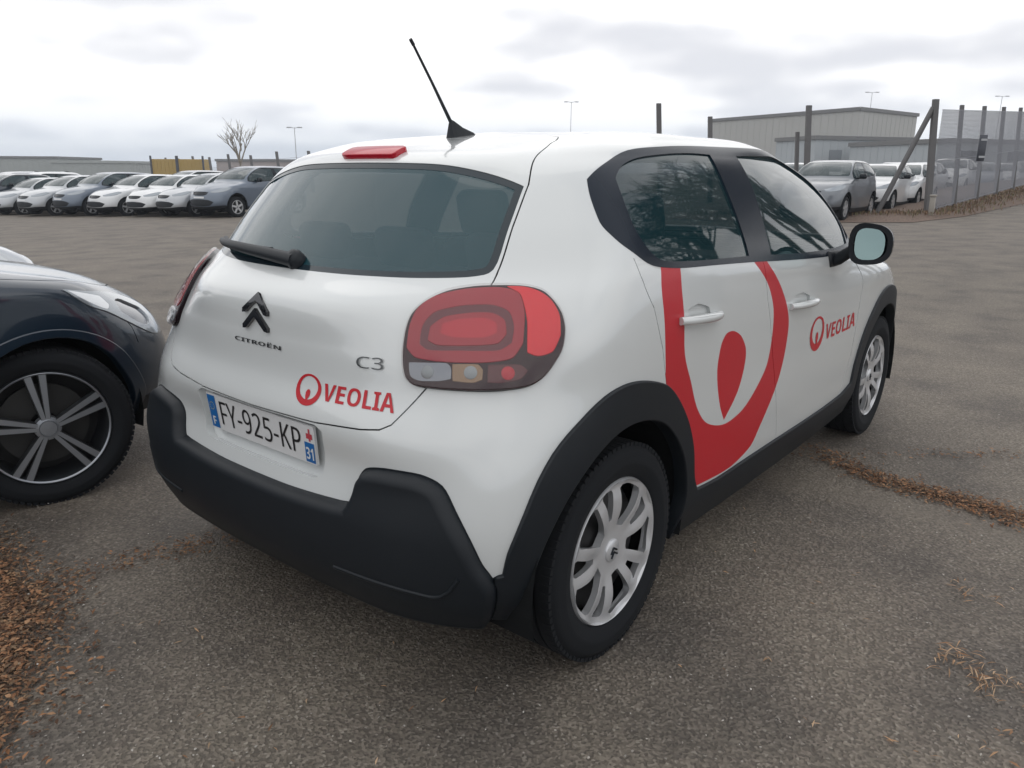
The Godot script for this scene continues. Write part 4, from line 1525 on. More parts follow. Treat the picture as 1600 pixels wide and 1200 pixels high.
func lamp_mast(at: Vector3, h: float, arm: float, label: String) -> void:
	var o := thing("lamp_mast", label, "lamp post", at, 0.0, "lamp masts beyond the car park")
	var mb := Mb.new()
	mb.tube(PackedVector3Array([Vector3.ZERO, Vector3(0, h, 0)]), [0.07, 0.05], 8)
	part(o, "pole", mb.mesh(), M.galvanised)
	for sd: float in [-1.0, 1.0]:
		var hm := Mb.new()
		var tip := VIEW_RIGHT * arm * sd
		hm.tube(PackedVector3Array([Vector3(0, h - 0.1, 0), Vector3(0, h, 0) + tip * 0.6, Vector3(0, h, 0) + tip]), [0.05], 6)
		hm.rbox(Vector3(-0.35, -0.08, -0.16), Vector3(0.35, 0.08, 0.16), 0.06, Transform3D(Basis(VIEW_RIGHT, Vector3.UP, -VIEW_AHEAD), Vector3(0, h, 0) + tip))
		part(o, "lamp_head", hm.mesh(), M.galvanised)


func litter(called: String, label: String, places: Array, seed_no: int, cols: Array, long: float, wide: float, upright := false) -> void:
	# dry leaves and needles, each a small bent blade; places: [centre, radius along, radius across, direction, count]
	var r := RandomNumberGenerator.new()
	r.seed = seed_no
	var mb := Mb.new()
	var prof := [[-0.5, 0.0, 0.0], [-0.2, 0.30, 0.10], [0.15, 0.5, 0.13], [0.5, 0.05, 0.02]]
	for k in 3:
		var p: Array = prof[k]
		var q: Array = prof[k + 1]
		mb.flat_quad(Vector3(p[0], p[2], -p[1] * 0.5), Vector3(p[0], p[2], p[1] * 0.5), Vector3(q[0], q[2], q[1] * 0.5), Vector3(q[0], q[2], -q[1] * 0.5), Vector3.UP)
	var total := 0
	for p in places:
		total += p[4]
	var mm := MultiMesh.new()
	mm.transform_format = MultiMesh.TRANSFORM_3D
	mm.use_colors = true
	mm.mesh = mb.mesh()
	mm.instance_count = total
	var n := 0
	for p in places:
		var c: Vector2 = p[0]
		var dir := Vector2(cos(p[3]), sin(p[3]))
		for k in p[4]:
			var g := Vector2(r.randfn() * p[1], r.randfn() * p[2])
			var w := c + dir * g.x + dir.orthogonal() * g.y
			var sz := r.randf_range(0.5, 1.25)
			var b := Basis.from_euler(Vector3(r.randf_range(-0.45, 0.45), r.randf() * TAU, r.randf_range(-0.35, 0.35)))
			b = b.scaled_local(Vector3(long * sz, long * sz * 0.9, wide * sz * r.randf_range(0.6, 1.4)))
			var y := ground_at(w.x, w.y) + 0.004 + r.randf() * 0.010
			if upright:
				b = Basis.from_euler(Vector3(0, r.randf() * TAU, PI / 2 + r.randf_range(-0.7, 0.7))).scaled_local(Vector3(long * sz, long * sz, wide * sz))
				y = ground_at(w.x, w.y) + bank((Vector3(w.x, 0, w.y) - EYE).dot(VIEW_RIGHT)) * 0.75 + 0.05
			mm.set_instance_transform(n, Transform3D(b, Vector3(w.x, y, w.y)))
			var col: Color = cols[r.randi() % cols.size()]
			mm.set_instance_color(n, col * r.randf_range(0.6, 1.3))
			n += 1
	var o := MultiMeshInstance3D.new()
	o.name = numbered(called)
	o.multimesh = mm
	o.material_override = M.leaf
	o.set_meta("kind", "stuff")
	o.set_meta("label", label)
	add_child(o, true)


func sky_image() -> ImageTexture:
	var w := 1024
	var h := 512
	var im := Image.create_empty(w, h, false, Image.FORMAT_RGBF)
	var f := FastNoiseLite.new()
	f.noise_type = FastNoiseLite.TYPE_SIMPLEX_SMOOTH
	f.seed = 11
	f.frequency = 0.62
	f.fractal_octaves = 5
	f.fractal_gain = 0.5
	var g := FastNoiseLite.new()
	g.noise_type = FastNoiseLite.TYPE_SIMPLEX_SMOOTH
	g.seed = 4
	g.frequency = 0.22
	g.fractal_octaves = 3
	for y in h:
		var el := PI * (0.5 - (y + 0.5) / h)
		for x in w:
			var az := TAU * (x + 0.5) / w
			var d := Vector3(cos(el) * sin(az), sin(el), cos(el) * cos(az))
			var c := Color(0.30, 0.29, 0.28)
			if d.y > -0.02:
				# a deck of cloud seen in perspective: streaks flatten towards the horizon
				var k := 1.0 / (maxf(d.y, 0.0) + 0.10)
				var q := Vector2(d.x, d.z) * k
				var a := f.get_noise_2d(q.x, q.y)
				var b := g.get_noise_2d(q.x, q.y)
				var v := clampf(0.72 + 1.5 * a + 0.7 * b, 0.0, 1.0)
				v = v * v * (3.0 - 2.0 * v)
				var grey := Color(0.80, 0.815, 0.865)
				var white := Color(1.22, 1.215, 1.215)
				c = grey.lerp(white, v)
				var low := exp(-pow(maxf(d.y, 0.0) / 0.055, 1.5))
				c = c.lerp(Color(0.73, 0.82, 0.93), low * 0.80)
			im.set_pixel(x, y, c)
	return ImageTexture.create_from_image(im)


func materials() -> void:
	mat("white_paint", lin(0.585, 0.608, 0.612), 0.26, 0.0, 1.0)
	mat("rubber", lin(0.010, 0.0115, 0.014), 0.85)
	mat("gap", lin(0.012, 0.012, 0.013), 0.9)
	mat("red_vinyl", lin(0.46, 0.010, 0.020), 0.38)
	mat("black_plastic", lin(0.0065, 0.0095, 0.0135), 0.50)
	mat("black_gloss", lin(0.008, 0.012, 0.017), 0.10)
	mat("frame_black", lin(0.008, 0.014, 0.024), 0.20)
	mat("black_metal", lin(0.010, 0.010, 0.011), 0.6)
	mat("liner", lin(0.006, 0.007, 0.008), 0.95)
	mat("lining", lin(0.030, 0.034, 0.036), 0.95)
	mat("dash", lin(0.02, 0.021, 0.023), 0.7)
	mat("seat", lin(0.035, 0.036, 0.042), 0.95)
	mat("chrome", lin(0.75, 0.76, 0.78), 0.12, 1.0)
	mat("mirror", lin(0.20, 0.275, 0.275), 0.02, 1.0)
	mat("lens_red", lin(0.60, 0.004, 0.014), 0.10)
	mat("lens_red_mid", lin(0.40, 0.008, 0.022), 0.08)
	mat("lens_red_dim", lin(0.27, 0.006, 0.018), 0.08)
	mat("lens_red_dark", lin(0.085, 0.006, 0.014), 0.08)
	mat("lens_red_fog", lin(0.060, 0.004, 0.008), 0.08)
	mat("reflector", lin(0.22, 0.25, 0.26), 0.3, 0.5)
	mat("lens_clear", lin(0.22, 0.25, 0.28), 0.2, 0.2)
	mat("lens_amber", lin(0.24, 0.16, 0.09), 0.2)
	mat("lamp_clear", lin(0.27, 0.30, 0.33), 0.10, 0.35, 0.8)
	mat("glass_border", lin(0.012, 0.022, 0.030), 0.08)
	mat("lamp_bowl", lin(0.07, 0.08, 0.10), 0.12, 0.5, 1.0)
	mat("lamp_white", lin(0.72, 0.75, 0.78), 0.10, 0.2, 1.0)
	mat("lamp_black", lin(0.010, 0.005, 0.008), 0.14)
	mat("plate_white", lin(0.62, 0.63, 0.64), 0.35)
	mat("plate_blue", lin(0.010, 0.12, 0.36), 0.4)
	mat("plate_red", lin(0.45, 0.05, 0.07), 0.4)
	mat("plate_star", lin(0.75, 0.60, 0.05), 0.4)
	mat("print_black", lin(0.012, 0.012, 0.014), 0.45)
	mat("badge_black", lin(0.014, 0.015, 0.018), 0.16, 0.3, 0.8)
	mat("badge_grey", lin(0.10, 0.105, 0.11), 0.25, 0.6)
	mat("wheel_silver", lin(0.54, 0.55, 0.57), 0.30, 0.40, 0.6)
	mat("wheel_machined", lin(0.30, 0.32, 0.35), 0.34, 0.7)
	mat("rim_dark", lin(0.025, 0.028, 0.032), 0.35, 0.2, 0.4)
	mat("brake", lin(0.05, 0.05, 0.05), 0.55, 0.6)
	mat("navy_paint", lin(0.009, 0.021, 0.038), 0.28, 0.15, 1.0)
	mat("silver_paint", lin(0.42, 0.44, 0.465), 0.32, 0.35, 0.9)
	mat("grey_paint", lin(0.13, 0.145, 0.165), 0.32, 0.3, 0.9)
	mat("slate_paint", lin(0.11, 0.14, 0.185), 0.32, 0.3, 0.9)
	mat("pearl_paint", lin(0.62, 0.635, 0.65), 0.32, 0.05, 0.9)
	mat("concrete", lin(0.13, 0.128, 0.13), 0.9)
	mat("pale_concrete", lin(0.30, 0.28, 0.25), 0.9)
	mat("galvanised", lin(0.42, 0.43, 0.45), 0.5, 0.2)
	mat("wire", lin(0.27, 0.28, 0.31), 0.55, 0.3)
	mat("bark", lin(0.05, 0.042, 0.036), 0.95)
	mat("pale_bark", lin(0.26, 0.23, 0.19), 0.95)
	mat("yellow_steel", lin(0.38, 0.26, 0.07), 0.6)
	mat("dark_steel", lin(0.05, 0.055, 0.07), 0.5)
	mat("sheet_grey", lin(0.38, 0.38, 0.365), 0.7)
	mat("sheet_pale", lin(0.36, 0.39, 0.41), 0.7)
	mat("sheet_shed", lin(0.31, 0.33, 0.32), 0.7)
	mat("trim_grey", lin(0.15, 0.15, 0.15), 0.7)
	mat("pink_render", lin(0.34, 0.30, 0.29), 0.85)
	mat("door_steel", lin(0.20, 0.22, 0.24), 0.6)
	glass_mat("tail_cover", lin(0.16, 0.003, 0.008), 0.08)
	glass_mat("side_glass", lin(0.010, 0.036, 0.044), 0.70)
	glass_mat("rear_glass", lin(0.016, 0.072, 0.092), 0.60)
	M.black_plastic.metallic_specular = 0.42
	for k in ["frame_black", "black_gloss", "lamp_black", "rubber", "liner"]:
		M[k].metallic_specular = 0.34
	var leaf := mat("leaf", Color.WHITE, 0.95)
	leaf.vertex_color_use_as_albedo = true
	# worn asphalt: pebbles of many tones in a brown-grey binder
	var asphalt := mat("asphalt", Color.WHITE, 0.74)
	var stones := ramp_of([[0.0, lin(0.100, 0.086, 0.072)], [0.25, lin(0.128, 0.110, 0.091)], [0.5, lin(0.160, 0.138, 0.114)], [0.75, lin(0.198, 0.171, 0.142)], [0.95, lin(0.245, 0.213, 0.179)], [1.0, lin(0.33, 0.30, 0.26)]])
	asphalt.albedo_texture = noise_tex(0.25, 1, FastNoiseLite.TYPE_CELLULAR, stones, 2048, 5)
	asphalt.uv1_triplanar = true
	asphalt.uv1_world_triplanar = true
	asphalt.uv1_scale = Vector3(0.28, 0.28, 0.28)
	asphalt.vertex_color_use_as_albedo = true
	asphalt.normal_enabled = true
	asphalt.normal_texture = noise_tex(0.25, 1, FastNoiseLite.TYPE_CELLULAR, null, 2048, 5, true)
	asphalt.normal_scale = 0.5
	asphalt.detail_enabled = true
	asphalt.detail_blend_mode = BaseMaterial3D.BLEND_MODE_MUL
	asphalt.detail_uv_layer = BaseMaterial3D.DETAIL_UV_2
	asphalt.detail_albedo = noise_tex(0.016, 6, FastNoiseLite.TYPE_SIMPLEX, ramp_of([[0.0, Color(0.72, 0.72, 0.73)], [0.45, Color(0.90, 0.895, 0.89)], [1.0, Color(1, 1, 0.985)]]), 1024, 8)
	asphalt.uv2_triplanar = true
	asphalt.uv2_world_triplanar = true
	asphalt.uv2_scale = Vector3(0.061, 0.061, 0.061)
	# the verge: dead grass and earth
	var verge := mat("verge", Color.WHITE, 0.97)
	verge.albedo_texture = noise_tex(0.05, 5, FastNoiseLite.TYPE_SIMPLEX, ramp_of([[0.0, lin(0.05, 0.036, 0.028)], [0.45, lin(0.12, 0.080, 0.060)], [0.7, lin(0.18, 0.125, 0.095)], [1.0, lin(0.13, 0.12, 0.075)]]), 512, 21)
	verge.uv1_triplanar = true
	verge.uv1_world_triplanar = true
	verge.uv1_scale = Vector3(0.4, 0.4, 0.4)


func ground() -> void:
	var mb := Mb.new()
	var us := []
	var ds := []
	for k in range(-34, 35):
		us.append(signf(k) * (pow(absf(k) / 34.0, 2.6) * 396.0 + absf(k) * 0.12))
	for k in range(-14, 46):
		ds.append(signf(k) * (pow(absf(k) / 46.0, 2.6) * 560.0 + absf(k) * 0.12))
	var f := FastNoiseLite.new()
	f.seed = 3
	f.frequency = 0.09
	f.fractal_octaves = 4
	var grid := []
	for u in us:
		var line := []
		for d in ds:
			var p: Vector3 = EYE + VIEW_AHEAD * d + VIEW_RIGHT * u
			p.y = ground_at(p.x, p.z)
			line.append(mb.vert(p, Vector3.UP))
			var t := 1.0 + 0.22 * f.get_noise_2d(p.x * 1.0, p.z * 1.0)
			mb.c.append(Color(t, t * (1.0 - 0.02 * f.get_noise_2d(p.z, p.x)), t))
		grid.append(line)
	for a in us.size() - 1:
		for b in ds.size() - 1:
			mb.quad(grid[a][b], grid[a + 1][b], grid[a + 1][b + 1], grid[a][b + 1])
	structure("ground", mb.mesh(), M.asphalt)


func bank(u: float) -> float:
	return 0.10 + 0.045 * maxf(0.0, u - 12.0)


func fence_place(u: float, d: float) -> Vector3:
	var p := spot(u, d)
	p.y += bank(u)
	return p


func surroundings() -> void:
	# verge under the fence: a low bank
	var vm := Mb.new()
	var line := [Vector2(5.5, 24.6), Vector2(8.0, 22.6), Vector2(10.2, 21.9), Vector2(12.0, 22.8), Vector2(13.9, 24.9), Vector2(15.8, 26.9), Vector2(17.7, 29.0), Vector2(19.6, 31.0), Vector2(23.4, 35.2), Vector2(31.0, 43.5), Vector2(46.0, 60.0)]
	var last := []
	for k in line.size():
		var q: Vector2 = line[k]
		var dir: Vector2 = (line[mini(k + 1, line.size() - 1)] - line[maxi(k - 1, 0)]).normalized()
		var side := Vector2(dir.y, -dir.x)
		var row := []
		for e in [[2.3, 0.004], [1.5, 0.10], [0.5, 0.75], [-0.8, 1.0], [-3.0, 0.8], [-6.0, 0.3], [-8.0, -0.02]]:
			var w: Vector2 = q + side * (e[0] if e[0] < 0.0 else e[0] * (0.75 if k < 3 else 0.45))
			var p := spot(w.x, w.y)
			p.y += bank(q.x) * e[1] + (0.012 if e[1] < 0.01 else 0.0)
			row.append(vm.vert(p, Vector3.UP))
		if k > 0:
			for j in row.size() - 1:
				vm.quad(last[j], row[j], row[j + 1], last[j + 1])
		last = row
	structure("verge", vm.mesh(), M.verge)
	# the fence: concrete posts, wire mesh, a strut at the corner
	var fence := thing("wire_fence", "tall wire mesh fence on grey posts with a slanting strut at its corner", "fence")
	var along := []
	for k in 9:
		along.append(Vector2(12.0, 22.8).lerp(Vector2(19.5, 31.0), k / 4.0))
	var h := 2.95
	for k in along.size():
		concrete_post(fence, fence_place(along[k].x, along[k].y), h + (0.12 if k == 0 else 0.0), 0.15 if k == 0 else 0.105)
	var corner := fence_place(12.0, 22.8)
	var strut := Mb.new()
	var foot := fence_place(10.5, 22.9) - Vector3(0, 0.2, 0)
	strut.tube(PackedVector3Array([foot, corner + Vector3(0, 2.85, 0) - VIEW_RIGHT * 0.27]), [0.075], 4)
	part(fence, "strut", strut.mesh(), M.concrete)
	for k in along.size() - 1:
		var a := fence_place(along[k].x, along[k].y)
		var b := fence_place(along[k + 1].x, along[k + 1].y)
		part(fence, "wire_mesh", mesh_panel(a, b, h - 0.15, 0.075, 0.0050).mesh(), M.wire)
	var back := [Vector2(12.0, 22.8), Vector2(10.9, 29.4), Vector2(8.6, 34.5)]
	for k in 2:
		var a := fence_place(back[k].x, back[k].y)
		var b := fence_place(back[k + 1].x, back[k + 1].y)
		concrete_post(fence, b, h + 0.5, 0.18)
		if k == 0:
			concrete_post(fence, b - VIEW_RIGHT * 0.28 + VIEW_AHEAD * 0.3, h - 0.4, 0.13)
	var lone := thing("concrete_post", "lone thin grey post rising above the white car's roof", "post", spot(3.85, 20.4))
	concrete_post(lone, Vector3.ZERO, 3.0, 0.12)
	var plate := thing("dark_panel", "dark narrow panel fixed to the wire fence between its posts", "panel", fence_place(14.9, 25.6) + Vector3(0, 1.25, 0))
	var pm := Mb.new()
	pm.rbox(Vector3(-0.11, 0, -0.05), Vector3(0.11, 0.80, 0.05), 0.02, Transform3D(Basis(VIEW_RIGHT, Vector3.UP, -VIEW_AHEAD), Vector3.ZERO))
	part(plate, "sheet", pm.mesh(), M.dark_steel)
	for y in [0.1, 0.62]:
		var fx := Mb.new()
		fx.box(Vector3(-0.09, y, -0.07), Vector3(0.09, y + 0.06, 0.07), Transform3D(Basis(VIEW_RIGHT, Vector3.UP, -VIEW_AHEAD), Vector3.ZERO))
		part(plate, "bracket", fx.mesh(), M.galvanised)
	var stub := thing("marker_post", "short pale concrete marker at the foot of the fence's corner post", "marker", fence_place(11.78, 22.2) - Vector3(0, 0.25, 0))
	var sm := Mb.new()
	sm.rbox(Vector3(-0.07, 0, -0.07), Vector3(0.07, 0.72, 0.07), 0.025)
	part(stub, "shaft", sm.mesh(), M.pale_concrete)
	var cap := Mb.new()
	cap.rbox(Vector3(-0.085, 0.70, -0.085), Vector3(0.085, 0.76, 0.085), 0.02)
	part(stub, "cap", cap.mesh(), M.pale_concrete)
	# buildings
	var big := building("warehouse", "large grey windowless warehouse behind the fence corner", [spot(42.5, 100), spot(54.6, 110), spot(43.0, 136), spot(29.9, 124)], 0.0, 9.1, M.sheet_grey, M.trim_grey, 1.2)
	big.set_meta("category", "building")
	var annex := building("annex", "lower pale blue-grey hall in front of the large warehouse", [spot(33.0, 88), spot(46.0, 92), spot(44.0, 99), spot(31.0, 95)], 0.2, 5.0, M.sheet_pale, M.trim_grey, 1.0)
	for k in 3:
		var a := (spot(33.0, 88)).lerp(spot(46.0, 92), 0.14 + 0.28 * k) - spot(33.0, 88)
		var b := (spot(33.0, 88)).lerp(spot(46.0, 92), 0.26 + 0.28 * k) - spot(33.0, 88)
		wall_box(annex, "roller_door", a, b, (-VIEW_AHEAD + VIEW_RIGHT * 0.3).normalized(), 0.2, 3.4, 0.05, M.door_steel)
	var hall := building("hall", "low blue-grey hall seen through the wire fence on the right", [spot(40.0, 74), spot(66.0, 84), spot(62.0, 96), spot(36.0, 86)], 0.2, 4.2, M.sheet_pale, M.trim_grey, 1.0)
	for k in 4:
		var a := (spot(40.0, 74)).lerp(spot(66.0, 84), 0.06 + 0.22 * k) - spot(40.0, 74)
		var b := (spot(40.0, 74)).lerp(spot(66.0, 84), 0.16 + 0.22 * k) - spot(40.0, 74)
		wall_box(hall, "window", a, b, (-VIEW_AHEAD + VIEW_RIGHT * 0.38).normalized(), 1.9, 3.0, 0.05, M.black_gloss)
	building("shed", "pale flat-roofed shed at the far left edge", [spot(-112, 150), spot(-85.5, 150), spot(-85.5, 166), spot(-112, 166)], -0.8, 4.35, M.sheet_shed, M.trim_grey, 1.2)
	building("shed", "lower greenish-grey shed right of the far left shed", [spot(-84.5, 146), spot(-70.0, 146), spot(-70.0, 160), spot(-84.5, 160)], -0.8, 3.55, M.sheet_shed, M.sheet_shed, 1.2)
	building("long_building", "long low pinkish building with a dark roof edge behind the bare tree", [spot(-52.0, 140), spot(-38.0, 140), spot(-38.0, 152), spot(-52.0, 152)], -0.8, 3.9, M.pink_render, M.trim_grey, 2.0)
	for k in 2:
		var yc := thing("steel_container", ["yellow steel container, the left of two behind the parked cars", "yellow steel container, the right of two behind the parked cars"][k], "container", spot(-38.8 + 2.95 * k, 90), atan2(VIEW_RIGHT.x, VIEW_RIGHT.z) - PI / 2)
		var bm := Mb.new()
		bm.box(Vector3(-1.38, 0, -1.2), Vector3(1.38, 2.9, 1.2))
		part(yc, "shell", bm.mesh(), M.yellow_steel)
		var rb := Mb.new()
		for j in 7:
			rb.box(Vector3(-1.3 + j * 0.42, 0.15, 1.2), Vector3(-1.18 + j * 0.42, 2.75, 1.25))
		part(yc, "rib", rb.mesh(), M.yellow_steel)
		yc.get_node("rib").set_meta("kind", "stuff")
		for e in [-1.42, 1.42]:
			var cp := Mb.new()
			cp.box(Vector3(e - 0.09, 0, 1.18), Vector3(e + 0.09, 3.25, 1.32))
			part(yc, "corner_post", cp.mesh(), M.dark_steel)
	# far fence behind the left row: plain posts
	var far_fence := thing("post_fence", "far line of thin grey fence posts behind the parked cars on the left", "fence")
	for k in 9:
		var p := Vector2(-15.6, 62.0).lerp(Vector2(-50.0, 112.0), k / 8.0)
		concrete_post(far_fence, spot(p.x, p.y), 3.1 + 0.2 * (k % 2), 0.22)
	for k in 8:
		var p := Vector2(-15.6, 62.0).lerp(Vector2(-50.0, 112.0), k / 8.0)
		var q := Vector2(-15.6, 62.0).lerp(Vector2(-50.0, 112.0), (k + 1) / 8.0)
		var wm := Mb.new()
		for y in [0.6, 1.3, 2.0, 2.7]:
			wm.tube(PackedVector3Array([spot(p.x, p.y) + Vector3(0, y, 0), spot(q.x, q.y) + Vector3(0, y, 0)]), [0.012], 3, false)
		part(far_fence, "wire", wm.mesh(), M.wire)
		far_fence.get_child(far_fence.get_child_count() - 1).set_meta("kind", "stuff")
	lamp_mast(spot(-32.5, 120), 7.9, 0.8, "short twin-armed lamp mast above the far parked cars on the left")
	lamp_mast(spot(10.6, 150), 13.6, 1.0, "tall twin-armed lamp mast above the middle of the white roof")
	lamp_mast(spot(70.0, 160), 16.2, 1.0, "tall twin-armed lamp mast behind the large warehouse")
	lamp_mast(spot(95.5, 160), 15.6, 1.0, "tall twin-armed lamp mast above the wire fence on the right")
	bare_tree("bare_tree", "slender pale leafless tree behind the parked cars on the left", spot(-27.3, 80), 7.6, 0.55, M.pale_bark, 4, 5)
	var words := ["in the rear door window beside the window frame", "in the middle of the rear door window", "in the front door window", "faintly in the glossy rear wing", "at the front edge of the front door window", "low in the front door window", "at the top of the front door window"]
	for k in 7:
		bare_tree("bare_tree", "dark leafless tree mirrored " + words[k], [Vector3(4.9, 0.1, -9.6), Vector3(3.7, 0.1, -10.4), Vector3(2.7, 0.05, -9.6), Vector3(6.6, 0.15, -12.0), Vector3(2.75, 0.05, -13.4), Vector3(3.5, 0.08, -15.6), Vector3(4.5, 0.1, -13.6)][k], [9.5, 9.0, 8.0, 10.0, 8.0, 9.0, 9.5][k], [0.62, 0.50, 0.36, 0.65, 0.42, 0.5, 0.6][k], M.bark, 6, [9, 14, 23, 31, 41, 52, 63][k])


func parked_cars() -> void:
	rng.seed = 77
	# the dark car beside the white one
	var dark := generic_car("dark", M.navy_paint, true)
	var turn := deg_to_rad(5.0)
	var wheel_at := Vector3(-1.48, 0, 0.57)
	var b := Basis(Vector3.UP, turn)
	dark.transform = Transform3D(b, wheel_at - b * Vector3(0.755 + 0.105, 0, -2.54))
	tag(dark, "dark navy car with twin-spoke alloy wheels beside the white car", "car")
	# pale car beyond the dark one
	var hatch := generic_car("hatch", M.silver_paint, false)
	hatch.transform = Transform3D(Basis(Vector3.UP, turn), Vector3(-4.75, ground_at(-4.75, 2.6), 2.75))
	paint_parts(hatch, M.pearl_paint)
	tag(hatch, "pale silver-white car behind the dark navy car at the left edge", "car")
	var estate := generic_car("estate", M.silver_paint, false)
	var suv := generic_car("suv", M.silver_paint, false)
	var van := generic_car("van", M.pearl_paint, false)
	var used := {hatch: true}
	var row := "cars parked in the far row on the left"
	var list := [
		[330, 27.4, "hatch", "silver_paint", "silver hatchback nearest the white car in the far left row"],
		[278, 28.3, "estate", "pearl_paint", "white estate car, second from the right in the far left row"],
		[222, 29.2, "hatch", "pearl_paint", "white hatchback in front of the yellow containers in the far left row"],
		[166, 30.1, "suv", "slate_paint", "slate blue tall car in the middle of the far left row"],
		[112, 31.0, "estate", "silver_paint", "silver estate car, fifth from the right in the far left row"],
		[60, 32.0, "hatch", "silver_paint", "light grey hatchback, sixth from the right in the far left row"],
		[8, 33.0, "suv", "navy_paint", "dark blue tall car at the left edge of the far left row"],
		[388, 26.6, "suv", "slate_paint", "dark car at the right end of the far left row, partly behind the white car"],
	]
	var protos := {"hatch": hatch, "estate": estate, "suv": suv, "van": van}
	for e in list:
		var p := spot((e[0] - 800.0) / 1246.0 * e[1], e[1])
		put_car(protos[e[2]], not used.has(protos[e[2]]), p, heading(-0.56, -0.83) + rng.randf_range(-0.07, 0.07), M[e[3]], e[4], row, rng.randf_range(0.92, 0.99))
		used[protos[e[2]]] = true
	var rank := ["first", "second", "third", "fourth", "fifth", "sixth", "seventh"]
	for k in 7:
		var dd := 32.6 + 1.0 * k
		var kn: String = ["estate", "suv", "hatch", "suv", "estate", "suv", "hatch"][k]
		put_car(protos[kn], false, spot((352.0 - 56.0 * k - 800.0) / 1246.0 * dd, dd), heading(-0.56, -0.83) + rng.randf_range(-0.05, 0.05), M[["pearl_paint", "silver_paint", "pearl_paint", "grey_paint", "silver_paint", "pearl_paint", "silver_paint"][k]], "%s car half hidden in the second far row on the left, %s from the right" % [["white", "silver", "white", "grey", "silver", "white", "silver"][k], rank[k]], "cars in the second far row on the left", 0.97)
	put_car(van, true, spot((62 - 800.0) / 1246.0 * 37.0, 37.0), heading(-0.56, -0.83), M.pearl_paint, "white van behind the far left row, the right one of two", "vans behind the far left row", 0.86)
	put_car(van, false, spot((14 - 800.0) / 1246.0 * 38.0, 38.0), heading(-0.56, -0.83), M.silver_paint, "pale van behind the far left row at the left edge", "vans behind the far left row", 0.86)
	var right := "cars parked before the fence corner"
	put_car(suv, false, spot(9.15, 22.9), heading(-0.62, -0.78), M.grey_paint, "dark grey tall car parked left of the fence corner", right)
	put_car(estate, false, spot(12.0, 26.2), heading(-0.62, -0.78), M.pearl_paint, "white estate car right of the dark grey tall car", right)
	put_car(hatch, false, spot(13.7, 28.0), heading(-0.62, -0.78), M.pearl_paint, "white hatchback behind the slanting strut", right)
	var names := ["first", "second", "third", "fourth", "fifth", "sixth", "seventh"]
	for k in 6:
		var kind2: String = ["suv", "hatch", "estate", "suv", "estate", "hatch"][k]
		put_car(protos[kind2], false, spot(15.2 + 2.9 * k, 43.0 + 2.4 * k), heading(-0.58, -0.81), M[["pearl_paint", "silver_paint"][k % 2]], "%s car in the second row behind the wire fence, %s from the corner post" % [["white", "silver"][k % 2], names[k]], "cars in the second row behind the wire fence")
	for k in 7:
		var kind: String = ["hatch", "suv", "estate", "hatch", "suv", "hatch", "estate"][k]
		var col: String = ["silver_paint", "pearl_paint", "slate_paint", "pearl_paint", "silver_paint", "grey_paint", "pearl_paint"][k]
		var tone: String = ["silver", "white", "slate blue", "white", "silver", "grey", "white"][k]
		put_car(protos[kind], false, spot(17.6 + 2.6 * k, 34.5 + 2.3 * k), heading(-0.62, -0.78), M[col], "%s car behind the wire fence, %s from the corner post" % [tone, names[k]], "cars parked behind the wire fence")


